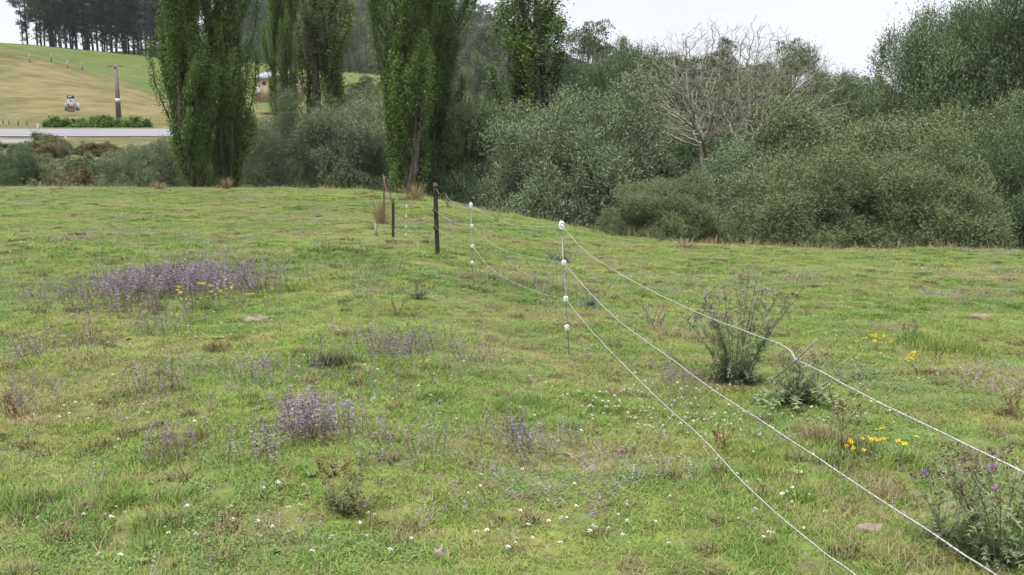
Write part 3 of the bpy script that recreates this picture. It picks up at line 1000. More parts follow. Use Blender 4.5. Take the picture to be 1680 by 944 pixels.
PAMP = grass_clump(1.5, 0.9, 420, 63, M['pampas'], 0.035)
r = np.random.default_rng(9)
names = {'silver': ('grey_shrub', 'grey-green shrub on the rough bank below the road'), 'gold': ('golden_weed', 'golden brown weed clump on the bank below the road'),
         'olive': ('dull_shrub', 'dull green shrub on the rough bank below the road')}
used = []
for i in range(120):
    px = r.uniform(-60, 300); d = r.uniform(70, 101)
    mt = str(r.choice(['silver', 'gold', 'olive', 'pampas'], p=[0.24, 0.26, 0.2, 0.3]))
    pp = at(px, 250, d); z = tz(pp[0], pp[1])
    sc = r.uniform(0.55, 1.15)
    if mt == 'pampas':
        t = thing('tussock', (pp[0], pp[1], z), 'pale arching grass tussock on the bank below the road', 'tussock', 'tussocks on the road bank', r.uniform(0, 6), (sc * 1.1, sc * 1.1, sc))
        obj('blades', PAMP, t)
    else:
        plant_tree(names[mt][0], names[mt][1], 'shrub', SHR[0], SHR[1], (pp[0], pp[1], z - 0.1), (sc, sc, sc * r.uniform(0.5, 0.9)), r.uniform(0, 6), 'shrubs on the road bank: ' + mt, M[mt])
willow(20, 50, 236, 66, 2, 'green', 'dark green bush at the left edge below the road', 0.3)
for i, (px, d, sc) in enumerate(((130, 66, 0.9), (165, 63, 0.7), (110, 60, 0.75), (190, 75, 0.9), (60, 61, 0.8))):
    pp = at(px, 250, d)
    plant_tree('gully_shrub', ['golden shrub in the gully, right of the dark left bush', 'small golden shrub beside the pale silvery willow', 'low pale shrub at the field edge by the dark left bush',
                               'golden shrub above the pale silvery willow', 'low pale shrub just right of the dark left bush'][i], 'shrub', SHR[0], SHR[1], (pp[0], pp[1], tz(pp[0], pp[1]) - 0.1), (sc, sc, sc * 1.2), i * 1.3,
               None, M['gold'] if i in (0, 1, 3) else M['silver'])
# green bramble hedge behind the road
cm, C = dome_crown(2.2, 1.3, 18, 2600, 7, 0.26, 0.15, 65, M['bramble'], twig_l=(0.2, 0.5), spiky=0.7)
BRM = (bush_stems(C, 66, M['bark'], 0.03, 10, 0.4), cm)
for i, px in enumerate((92, 112, 133, 155, 178, 200, 222)):
    pp = at(px, 205, 136 + 2 * (i % 2)); z = tz(pp[0], pp[1])
    plant_tree('bramble_bush', 'bright green bramble bush in the strip behind the road', 'shrub', BRM[0], BRM[1], (pp[0], pp[1], z - 0.2),
               (0.9, 0.8, (0.6 if i in (1, 2) else 0.9) + 0.15 * math.sin(i * 2.1)), i * 1.1, 'bramble strip behind the road')

# ------------------------------------------------------------------ power pole, sign, marker posts, hill posts, house
g0 = ground(195, 194, 130); H = (float(slope(107)) - float(slope(194))) * g0[1]
t = thing('power_pole', g0, 'grey tapered power pole with white band beside the bramble strip', 'pole')
mb = MB(); tube(mb, np.array([[0, 0, -0.5], [0, 0, H * 0.5], [0, 0, H]]), [0.42, 0.34, 0.24], 8); obj('shaft', mb.mesh('shaft', M['pole'], True), t)
mb = MB(); tube(mb, np.array([[0, 0, H * 0.29], [0, 0, H * 0.37]]), [0.405, 0.39], 8); obj('white_band', mb.mesh('white_band', M['paint'], True), t)
mb = MB(); box(mb, (0, -0.3, H - 0.25), (2.2, 0.10, 0.11)); ca = obj('crossarm', mb.mesh('crossarm', M['pole']), t)
for x in (-1.0, -0.55, 0.55, 1.0):
    mb = MB(); tube(mb, np.array([[x, -0.3, H - 0.17], [x, -0.3, H + 0.02], [x, -0.3, H + 0.1]]), [0.06, 0.09, 0.03], 6); obj('insulator', mb.mesh('insulator', M['sign_grey']), ca)

g0 = ground(118, 190, 130); k = g0[1] / FPX
t = thing('roadside_sign', g0, 'white and orange advertising sign with black top behind the road', 'sign')
def sp(name, x0, x1, y0, y1, dy, mt, par=None, th=0.08):
    mb = MB()
    zz0, zz1 = (float(slope(y1)) - float(slope(190))) * g0[1], (float(slope(y0)) - float(slope(190))) * g0[1]
    box(mb, ((x0 + x1) / 2 * k, dy, (zz0 + zz1) / 2), ((x1 - x0) * k, th, zz1 - zz0))
    return obj(name, mb.mesh(name, M[mt]), par or t)
sp('leg', -6.2, -5.2, 183, 196, 0.0, 'timber'); sp('leg', 3.7, 4.7, 183, 196, 0.0, 'timber')
pn = sp('panel', -6.5, 5.8, 161, 184, 0.0, 'sign_white')
hd = sp('header', -6.0, 6.0, 157, 161.3, -0.06, 'sign_black')
for x0, x1 in ((-3.6, -2.2), (-1.7, -0.2), (0.3, 1.6), (2.0, 2.6)):
    sp('letter', x0, x1, 158.6 if x0 < 1.9 else 159.8, 160.4, -0.11, 'paint', hd, 0.03)
sp('letter', -2.5, 2.8, 164.5, 165.4, -0.055, 'sign_grey', pn, 0.03); sp('letter', -1.8, 2.2, 166.2, 166.9, -0.055, 'sign_grey', pn, 0.03)
sp('picture', -5.6, 4.6, 169, 178.5, -0.056, 'sign_orange', pn, 0.03)
sp('picture', -5.4, -2.6, 170.5, 173, -0.08, 'rust', pn, 0.02)
sp('letter', -5.4, 4.4, 180, 180.8, -0.056, 'sign_grey', pn, 0.03)
sp('side_panel', -11.5, -6.9, 169, 182, 0.15, 'sign_grey'); w_ = sp('side_panel', 6.2, 12, 169, 182, 0.15, 'sign_grey')
sp('stripe', 10.8, 12.6, 169.5, 182.5, 0.08, 'sign_white', w_, 0.03)

for px, y0, y1, lab in ((108, 220, 233, 'white marker post on the near edge of the road'), (62, 203, 213, 'white marker post on the far side of the road')):
    g0 = ground(px, y1, 100); hh = (float(slope(y0)) - float(slope(y1))) * g0[1]
    t = thing('marker_post', g0, lab, 'post')
    mb = MB(); box(mb, (0, 0, hh / 2 - 0.1), (0.14, 0.08, hh + 0.2)); pst = obj('shaft', mb.mesh('shaft', M['paint']), t)
    mb = MB(); box(mb, (0, -0.045, hh * 0.85), (0.1, 0.02, 0.12)); obj('reflector', mb.mesh('reflector', M['sign_grey']), pst)
hp = [(84, 101, 'fence post highest on the hill, nearest the pines'), (111, 113, 'fence post midway down the hill fence'), (135, 115, 'fence post on the hill right of the midway one'),
      (49, 103, 'short post by the crest of the brown spur'), (38, 76, 'pale post on the skyline of the left hill')]
for px, py, lab in hp:
    g0 = ground(px, py, 145)
    mb = MB(); tube(mb, np.array([[0, 0, -0.3], [0.02, 0, 0.8], [0.05, 0, 1.7]]), [0.16, 0.15, 0.13], 6)
    o = obj('fence_post', mb.mesh('fence_post', M['timber'] if px != 38 else M['sign_white']), None, g0); tag(o, lab, 'post', 'posts on the left hill')
for i, (px, py) in enumerate(((5, 204), (15, 205), (30, 206), (44, 206), (82, 198))):
    g0 = ground(px, py, 132)
    mb = MB(); tube(mb, np.array([[0, 0, -0.3], [0, 0, 0.6], [0.03, 0, 1.15]]), [0.09, 0.09, 0.08], 6)
    o = obj('roadside_post', mb.mesh('roadside_post', M['timber']), None, g0)
    tag(o, 'weathered post of the low fence behind the road at far left' if i < 4 else 'weathered post at the left end of the bramble strip', 'post', 'fence posts behind the road')

g0 = ground(470, 178, 150, 300); dH = 215.0
pp = at(452, 160, dH); zb = tz(pp[0], pp[1])
t = thing('farm_house', (pp[0], pp[1], zb), 'cream walled house with pale metal roof half hidden behind slim poplar', 'house')
zw = EYE + float(slope(129)) * dH - zb; zr = EYE + float(slope(117)) * dH - zb; zl = EYE + float(slope(158)) * dH - zb
hx = 34 / FPX * dH
mb = MB(); box(mb, (0, 3.5, (zl + zw) / 2 - 0.6), (2 * hx, 7, zw - zl + 1.2)); wl_ = obj('wall', mb.mesh('wall', M['wall']), t)
mb = MB()
V = [(-hx - .4, -.5, zw), (hx + .4, -.5, zw), (hx + .4, 7.5, zw), (-hx - .4, 7.5, zw), (-hx + 1.5, 3.5, zr), (hx - 1.5, 3.5, zr)]
mb.add(V, [(0, 1, 5, 4), (2, 3, 4, 5), (3, 2, 1, 0)], [(1, 2, 5), (3, 0, 4)]); obj('roof', mb.mesh('roof', M['roof']), t)
for x in (-hx + 2.2, -0.6, hx - 1.6):
    mb = MB(); box(mb, (x, -0.03, zw - 0.95), (0.9 if x < 0 else 1.4, 0.06, 0.9)); w0 = obj('window', mb.mesh('window', M['paint']), t)
    mb = MB(); box(mb, (x, -0.075, zw - 0.95), (0.74 if x < 0 else 1.2, 0.03, 0.74)); obj('pane', mb.mesh('pane', M['glass']), w0)
mb = MB(); box(mb, (-hx + 0.9, -0.03, zl + 1.0), (0.9, 0.06, 2.0)); obj('door', mb.mesh('door', M['paint']), t)

# ------------------------------------------------------------------ fence: standards, posts, wires
FA = np.array([0.0, 0.0]); FB = np.array([0.0, 0.0])


def insulator_mesh(w, h):
    """moulded clip: rounded block with a raised ring and a slot"""
    mb = MB()
    n = 10; ang = np.arange(n) * 2 * math.pi / n + math.pi / n
    def ring(sc, y):
        c = np.cos(ang); s = np.sin(ang)
        q = 0.62
        x = np.sign(c) * np.abs(c) ** q * w / 2 * sc; z = np.sign(s) * np.abs(s) ** q * h / 2 * sc
        return np.stack([x, np.full(n, y), z], 1)
    rings = [ring(0.85, 0.016), ring(1.0, 0.010), ring(1.0, -0.010), ring(0.88, -0.018), ring(0.60, -0.018), ring(0.50, -0.010), ring(0.34, -0.010), ring(0.28, -0.022)]
    V = np.concatenate(rings + [np.array([[0, 0.016, 0], [0, -0.022, 0]])])
    Q = [(i * n + k, (i + 1) * n + k, (i + 1) * n + (k + 1) % n, i * n + (k + 1) % n) for i in range(len(rings) - 1) for k in range(n)]
    e = len(rings) * n
    T = [(e, k, (k + 1) % n) for k in range(n)] + [(e + 1, (len(rings) - 1) * n + (k + 1) % n, (len(rings) - 1) * n + k) for k in range(n)]
    mb.add(V, Q, T)
    return mb.mesh('insulator', M['white_plastic'])


INS_BIG = insulator_mesh(0.048, 0.078); INS = insulator_mesh(0.043, 0.048)
ATT = {}


def standard(key, base_px, top_px, ins, label, big=True, isc=1.0):
    g0 = ground(*base_px)
    t = thing('fence_standard', g0, label, 'fence standard', 'electric fence standards')
    top = at(top_px[0], top_px[1], g0[1]) - g0
    mb = MB(); tube(mb, np.array([-top * 0.08, top * 0.5, top]), 0.0048, 6); obj('rod', mb.mesh('rod', M['galv'], True), t)
    pts = []
    for i, (ix, iy) in enumerate(ins):
        q = at(ix, iy, g0[1]) - g0
        f = q[2] / top[2]; q = np.array([q[0], top[1] * f - 0.018, q[2]])
        o = obj('insulator', INS_BIG if (i == 0 and big) else INS, t, q); o.rotation_euler = (0.1 * math.sin(i * 3), 0.08 * math.sin(i * 5 + 1), 0.25 * math.sin(i * 4 + 2)); o.scale = (isc,) * 3
        pts.append(g0 + q + np.array([0, -0.02, 0]))
    ATT[key] = pts
    return g0


s1 = standard('a', (934, 585), (920, 361), [(921, 370), (925, 431), (928, 490), (930, 537)], 'nearest fence standard with four white insulators on a grey rod')
s2 = standard('b', (776, 458), (772, 331), [(772.5, 337), (774, 371), (775, 404), (775, 431)], 'second fence standard with white insulators, right of the black post', isc=0.88)
s3 = standard('c', (666, 391), (667, 336), [(667, 339), (666.5, 355), (666, 372), (666, 385)], 'farthest fence standard with small white insulators, left of the black post', False, 0.72)


def ypost(name, base_px, top_px, label, mt, w=0.055, clips=()):
    g0 = ground(*base_px)
    t = thing(name, g0, label, 'fence post')
    top = at(top_px[0], top_px[1], g0[1]) - g0
    mb = MB()
    # three-winged steel section
    sec = []
    for k in range(3):
        a = math.pi / 2 + k * 2 * math.pi / 3
        c_, s_ = math.cos(a), math.sin(a)
        tw = 0.006
        sec += [(c_ * w * 0.62 - s_ * tw, s_ * w * 0.62 + c_ * tw)] [::-1]
        sec += [(c_ * w * 0.62 + s_ * tw, s_ * w * 0.62 - c_ * tw)] [::-1]
        sec[-2:] = sec[-2:][::-1]
        a2 = a + math.pi / 3
        sec += [(math.cos(a2) * 0.013, math.sin(a2) * 0.013)]
    n = len(sec)
    rows = np.linspace(-0.15, 1, 9)
    V = np.array([(sx0 + top[0] * f, sy0 + top[1] * f, top[2] * f) for f in rows for sx0, sy0 in sec])
    Q = [(i * n + k2, i * n + (k2 + 1) % n, (i + 1) * n + (k2 + 1) % n, (i + 1) * n + k2) for i in range(8) for k2 in range(n)]
    V = np.concatenate([V, [top]]); e = len(V) - 1
    mb.add(V, Q, [(e, 8 * n + k2, 8 * n + (k2 + 1) % n) for k2 in range(n)])
    obj('shaft', mb.mesh('shaft', M[mt]), t)
    pts = []
    for cx, cy_ in clips:
        q = at(cx, cy_, g0[1]) - g0
        mb = MB(); box(mb, (q[0] + 0.012, -0.045, q[2]), (0.05, 0.05, 0.035)); box(mb, (q[0] - 0.02, -0.075, q[2]), (0.022, 0.02, 0.05))
        obj('clip_insulator', mb.mesh('clip_insulator', M['steel_black']), t)
        pts.append(g0 + np.array([q[0] - 0.01, -0.085, q[2]]))
    return g0, pts


bp, bpts = ypost('steel_post', (718, 419), (714, 300), 'black steel post in the fence line, tallest and darkest', 'steel_black', 0.062, [(715, 306), (714, 344), (715, 373)])
p4, _ = ypost('steel_post', (645, 391), (645, 327), 'thin dark steel post left of the farthest standard', 'steel_black', 0.045)
p5, _ = ypost('rusty_post', (629, 350), (631, 289), 'rusty leaning post beside the tall dry grass clump', 'rust', 0.038)
g0 = ground(616, 388)
mb = MB(); tube(mb, np.array([[0, 0, -0.1], [0.01, 0, 0.12], [-0.01, 0.01, 0.27]]), [0.035, 0.03, 0.012], 6)
tag(obj('timber_stub', mb.mesh('timber_stub', M['timber']), None, g0), 'short weathered stub left of the thin dark post', 'post')


def spline(P, n=10):
    P = np.asarray(P, float)
    Pp = np.concatenate([[2 * P[0] - P[1]], P, [2 * P[-1] - P[-2]]])
    outp = []
    for i in range(1, len(Pp) - 2):
        for t in np.linspace(0, 1, n, endpoint=False):
            a, b, c, d = Pp[i - 1], Pp[i], Pp[i + 1], Pp[i + 2]
            outp.append(0.5 * ((2 * b) + (c - a) * t + (2 * a - 5 * b + 4 * c - d) * t * t + (3 * b - a - 3 * c + d) * t ** 3))
    outp.append(P[-1])
    return np.array(outp)


def fence_at(px, py):
    """point on the vertical plane of the near fence span"""
    q = at(px, py, 1.0)
    kx = q[0]
    y = (s1[0] + 0.07 * s1[1]) / (kx + 0.07)
    return np.array([kx * y, y, EYE + (q[2] - EYE) * y])


def between(px, py, A, B):
    """point on the vertical plane through A and B"""
    q = at(px, py, 1.0)
    dx, dy = B[0] - A[0], B[1] - A[1]
    y = (A[0] * dy - A[1] * dx) / (q[0] * dy - dx)
    return np.array([q[0] * y, y, EYE + (q[2] - EYE) * y])


RW = 0.0021
A, B, C_ = ATT['a'], ATT['b'], bpts


def wire(label, far_pts, near_px, end_h, idx):
    near = [fence_at(*q) for q in near_px]
    last = near[-1]
    e = [np.array([last[0] + 0.07 * (last[1] - yy), yy, last[2] + end_h * (last[1] - yy) / (last[1] + 2.5)]) for yy in (last[1] - 0.35, last[1] - 0.9, last[1] - 1.6, -1.3, -2.5)]
    P = spline(list(far_pts) + [A[idx]], 8)
    P2 = spline([A[idx]] + near + e, 12)
    w = np.concatenate([P, P2[1:]])
    w[:, 2] += (vnoise(w[:, 1] * 6, w[:, 1] * 0, idx) - 0.5) * 0.0035
    w[:, 0] += (vnoise(w[:, 1] * 7, w[:, 1] * 0, idx + 9) - 0.5) * 0.0035
    mb = MB(); tube(mb, w, RW, 6)
    o = obj('fence_wire', mb.mesh('fence_wire', M['rope'], True))
    return tag(o, label, 'fence wire', 'white electric fence wires')


wire('topmost white rope of the electric fence', [C_[0], between(718, 314, bp, s2), between(722, 319, bp, s2), between(729, 318, bp, s2), between(742, 331, bp, s2), B[0], between(796, 352, s2, s1), between(835, 367, s2, s1), between(880, 372, s2, s1)],
     [(960, 412), (1010, 445), (1080, 483), (1150, 515), (1220, 543), (1275, 563), (1298, 577), (1306, 590), (1320, 596), (1400, 638), (1500, 688), (1600, 735), (1690, 780)], 0.25, 0)
wire('middle white rope of the electric fence', [C_[1], between(732, 358, bp, s2), between(750, 367, bp, s2), B[1], between(792, 388, s2, s1), between(820, 408, s2, s1), between(870, 422, s2, s1)],
     [(960, 472), (1010, 522), (1090, 581), (1170, 640), (1270, 704), (1370, 770), (1470, 836), (1570, 902), (1650, 955)], 0.12, 1)
wire('lowest white rope of the electric fence', [C_[2], between(735, 387, bp, s2), between(755, 397, bp, s2), B[2], between(800, 436, s2, s1), between(840, 462, s2, s1), between(890, 482, s2, s1)],
     [(960, 531), (1010, 585), (1080, 655), (1140, 708), (1190, 760), (1250, 822), (1330, 890), (1410, 950)], 0.1, 2)
# rod tied into the top wire
q0 = fence_at(1268, 628); q1 = fence_at(1306, 590); q2 = fence_at(1336, 556)
t = thing('tied_rod', q1, 'short grey rod tied across the top wire beside the leafy thistle', 'rod')
mb = MB(); tube(mb, np.array([q0 - q1 + [0, .02, 0], [0, -0.006, 0.0], q2 - q1 + [0, -.02, 0]]), [0.0024, 0.0032, 0.0024], 6); obj('shaft', mb.mesh('shaft', M['galv'], True), t)
mb = MB()
th = np.linspace(0, 4 * math.pi, 30)
dv = unit(q2 - q0)
tube(mb, np.stack([np.cos(th) * 0.007, np.sin(th) * 0.007 - 0.006, np.zeros(30)], 1) + dv[None, :] * np.linspace(-0.012, 0.012, 30)[:, None], 0.0022, 5)
obj('binding', mb.mesh('binding', M['rope'], True), t)
# loose pale wire by the rusty post
mb = MB(); y = p5[1] - 0.1
tube(mb, spline([at(628, 287, y), at(631, 300, y), at(634, 312, y), at(637, 318, y), at(639, 328, y)], 6), 0.007, 5)
o = obj('loose_wire', mb.mesh('loose_wire', M['galv'], True)); tag(o, 'loose bent pale wire hanging from the rusty post', 'wire')

# ------------------------------------------------------------------ pasture plants
def replicate(mb, pv, pq, pt, pos, rz, sc, lean, rnd, m=0):
    """many bent copies of one small plant joined into a mesh"""
    n = len(pos); k = len(pv)
    ca, sa = np.cos(rz)[:, None], np.sin(rz)[:, None]
    x = pv[None, :, 0] * ca - pv[None, :, 1] * sa
    y = pv[None, :, 0] * sa + pv[None, :, 1] * ca
    z = np.repeat(pv[None, :, 2], n, 0)
    s = sc[:, None]
    x = x * s + lean[:, :1] * (z * s); y = y * s + lean[:, 1:2] * (z * s); z = z * s
    V = np.stack([x + pos[:, :1], y + pos[:, 1:2], z + pos[:, 2:3]], -1).reshape(-1, 3)
    off = (np.arange(n) * k)[:, None, None]
    Q = (pq[None] + off).reshape(-1, 4) if pq is not None and len(pq) else None
    T = (pt[None] + off).reshape(-1, 3) if pt is not None and len(pt) else None
    mb.add(V, Q, T, np.clip(np.repeat(rnd, k) + np.tile(rng.random(k) * 0.4 - 0.2, n), 0, 1), m)


def arr(mb):
    V = np.concatenate(mb.V)
    return V, (np.concatenate(mb.Q) if mb.Q else None), (np.concatenate(mb.T) if mb.T else None)


def penny_proto(seed):
    r = np.random.default_rng(seed)
    st, fl = MB(), MB()
    H = 0.20
    zz = np.linspace(0, H, 5)
    bend = np.stack([0.02 * np.sin(zz / H * 2 + seed), 0.02 * np.cos(zz / H * 2 + seed * 2), zz], 1)
    tube(st, bend, np.linspace(0.0018, 0.001, 5), 3, cap=False)
    lv = np.linspace(0.18, 0.96, 8)
    for i, f in enumerate(lv):
        c = np.array([np.interp(f * H, zz, bend[:, k]) for k in range(3)])
        a = i * 1.57 + r.random()
        for s in (0, math.pi):
            d = np.array([[math.cos(a + s), math.sin(a + s), 0.15 - 0.3 * r.random()]])
            leaves(st, c[None], d, 0.017 - 0.006 * f, 0.007, r=r)
        if f > 0.5 and r.random() < 0.85:
            n = 8
            d = rdirs(n, r); d[:, 2] *= 0.5
            leaves(fl, c[None] + d * 0.002, d, 0.0092 - 0.002 * f, 0.0056, r=r)
    return arr(st), arr(fl)


PEN = [penny_proto(s) for s in range(4)]


def penny_patch(label, cx, cy_, hw, hh, n, hs=1.0, purple=1.0):
    """patch spanning an ellipse of sight-lines; stems stand on the land"""
    c = ground(cx, cy_)
    a = rng.random(n) * 6.28; q = np.sqrt(rng.random(n)) * (1 + 0.35 * rng.normal(size=n))
    # plan ellipse: half width from the view, half depth from near/far edges
    near = ground(cx, min(cy_ + hh, 940)); far_ = ground(cx, cy_ - hh)
    rx = hw / FPX * c[1]; ry = max((far_[1] - near[1]) / 2, 0.12); y0 = (far_[1] + near[1]) / 2
    X = c[0] * y0 / c[1] + np.cos(a) * q * rx; Y = y0 + np.sin(a) * q * ry
    # clumpiness
    keep = vnoise(X * 3.1 / hs, Y * 3.1 / hs, 17) > 0.30
    X, Y = X[keep], Y[keep]; n = len(X)
    Z = terrain(X, Y)
    t = thing('pennyroyal_patch', (c[0], y0, tz(c[0] * y0 / c[1], y0)), label, 'wildflowers', 'pennyroyal patches in the pasture')
    o0 = np.array(t.location)
    pos = np.stack([X, Y, Z], 1) - o0
    sm, fm = MB(), MB()
    which = rng.integers(0, 4, n)
    rz = rng.random(n) * 6.28; sc = hs * rng.uniform(0.4, 1.2, n); lean = rng.normal(size=(n, 2)) * 0.3; rd_ = rng.random(n)
    for k in range(4):
        w = which == k
        if not w.any():
            continue
        (sv, sq, stt), (fv, fq, ft) = PEN[k]
        replicate(sm, sv, sq, stt, pos[w], rz[w], sc[w], lean[w], rd_[w])
        f = w & (rng.random(n) < purple)
        if f.any():
            replicate(fm, fv, fq, ft, pos[f], rz[f], sc[f], lean[f], rd_[f])
    o = obj('stems', sm.mesh('stems', M['pstem']), t); o['kind'] = 'stuff'
    o = obj('flowers', fm.mesh('flowers', M['pflower']), t); o['kind'] = 'stuff'


penny_patch('largest and densest purple pennyroyal patch, far left with yellow flowers at its edge', 295, 488, 140, 36, 1900, 1.3, 0.85)
penny_patch('thin purple pennyroyal fringe left of the largest patch', 130, 480, 80, 22, 120, 1.0, 0.7)
penny_patch('small purple pennyroyal tuft in front of the largest patch', 260, 548, 50, 14, 80, 0.9, 0.9)
penny_patch('brownish pennyroyal clump cut by the left edge of the view', 65, 590, 85, 20, 170, 1.0, 0.35)
penny_patch('brown seeding pennyroyal clump left of centre with few flowers', 265, 640, 55, 22, 120, 1.0, 0.3)
penny_patch('bright purple pennyroyal patch in the left foreground', 505, 728, 95, 38, 280, 1.05, 1.0)
penny_patch('loose purple pennyroyal sprigs right of the bright foreground patch', 655, 752, 75, 30, 46, 0.9, 1.0)
penny_patch('pale dry pennyroyal patch in the middle of the pasture', 645, 578, 95, 34, 380, 0.95, 0.55)
penny_patch('sparse lilac pennyroyal right of the pale dry patch', 790, 598, 60, 22, 70, 0.95, 0.8)
penny_patch('purple pennyroyal patch near the white clover in the foreground', 855, 748, 55, 22, 110, 0.85, 1.0)
penny_patch('low purple pennyroyal beside the foreground clover patch', 930, 735, 35, 10, 34, 0.7, 1.0)
penny_patch('faded pennyroyal scatter at the lower left', 270, 752, 50, 22, 60, 0.85, 0.7)
penny_patch('pennyroyal sprigs at the left edge, mid foreground', 45, 668, 50, 22, 60, 0.9, 0.8)
penny_patch('faint pennyroyal tufts under the nearest standard, right of its rod', 905, 484, 42, 18, 90, 0.9, 0.6)
penny_patch('pale pennyroyal under the middle wire by the leafy thistle', 1105, 632, 35, 12, 60, 0.8, 0.8)
penny_patch('small pennyroyal tuft right of the brown seeding clump', 415, 622, 35, 12, 50, 0.8, 0.9)
penny_patch('scattered pennyroyal in the far right pasture', 1330, 470, 90, 14, 110, 0.9, 0.45)
penny_patch('grey pennyroyal tuft left of the second standard', 615, 462, 40, 14, 110, 1.1, 0.25)
penny_patch('grey-brown pennyroyal right of the nearest standard', 1040, 440, 60, 14, 120, 0.9, 0.3)
penny_patch('faint purple pennyroyal in the far left pasture', 400, 448, 50, 12, 110, 1.0, 0.6)

# clover heads: far too many to count, one mesh
st, fl = MB(), MB()
tube(st, np.array([[0, 0, 0], [0.006, 0, 0.03], [0.004, 0.003, 0.065]]), 0.001, 3, cap=False)
d = rdirs(22, np.random.default_rng(2)); d[:, 2] = np.abs(d[:, 2]) * 0.9 - 0.25
leaves(fl, np.array([[0.004, 0.003, 0.065]]) + d * 0.004, d, 0.010, 0.006, r=np.random.default_rng(3))
(sv, sq, stt), (fv, fq, ft) = arr(st), arr(fl)
XY = []
for cx, cy_, hw, hh, n in ((1010, 660, 130, 36, 62), (1110, 690, 110, 34, 46), (1190, 720, 80, 40, 26), (990, 690, 120, 30, 22), (1280, 830, 90, 60, 22), (850, 850, 200, 60, 16),
                           (300, 870, 300, 60, 18), (550, 880, 180, 50, 12), (1440, 640, 160, 60, 26), (1350, 500, 200, 50, 40), (640, 640, 150, 60, 24), (300, 560, 250, 50, 30), (800, 450, 120, 30, 30),
                           (1450, 570, 160, 60, 30), (150, 700, 150, 60, 18), (1050, 480, 120, 40, 26), (720, 400, 80, 20, 20), (1180, 640, 60, 20, 14), (980, 880, 160, 50, 14), (1330, 690, 70, 30, 14)):
    k = 0
    while k < n:
        px = cx + rng.normal() * hw * 0.55; py = cy_ + rng.normal() * hh * 0.6
        if 425 < py < 938:
            g0 = ground(px, py, 1.0, 61); XY.append(g0); k += 1
XY = np.array(XY); n = len(XY)
sm, fm = MB(), MB()
rz = rng.random(n) * 6.28; sc = rng.uniform(0.55, 0.95, n); lean = rng.normal(size=(n, 2)) * 0.25; rd_ = rng.random(n)
replicate(fm, sv, sq, stt, XY, rz, sc, lean, rd_, 0)
replicate(fm, fv, fq, ft, XY, rz, sc, lean, rd_, 1)
o = obj('clover_flowers', fm.mesh('clover_flowers', [M['herb'], M['clover']]))
tag(o, 'white clover flower heads scattered through the pasture', 'clover', None, 'stuff')


def lobed_leaf(mb, base, direc, L, W, lobes, droop, rnd, m=0):
    """pinnate spiny leaf: midrib with pointed lobes either side"""
    direc = unit(direc); side = unit(np.cross(direc, [0, 0, 1.0]))
    t = np.linspace(0, 1, lobes + 1)
    mid = base + direc * (L * t)[:, None] + np.array([0, 0, -1.0]) * (droop * L * t ** 2)[:, None]
    rib = side * W * 0.07
    V = []; T = []
    for i in range(lobes):
        w = W * (0.35 + 0.65 * math.sin(math.pi * min(1, 0.15 + t[i] * 0.85)))
        n0 = len(V)
        V += [mid[i] - rib, mid[i] + rib, mid[i + 1]]
        T.append((n0, n0 + 1, n0 + 2))
        half = mid[i] * 0.45 + mid[i + 1] * 0.55
        for sd in (-1, 1):
            tip = mid[i] * 0.1 + mid[i + 1] * 0.9 + side * sd * w / 2 + np.array([0, 0, 0.25 * w * math.sin(i * 2.1 + sd)]) + direc * L * 0.06
            n0 = len(V)
            V += [mid[i], half, tip]
            T.append((n0, n0 + 1, n0 + 2) if sd < 0 else (n0 + 1, n0, n0 + 2))
    mb.add(np.array(V), None, T, rnd, m)


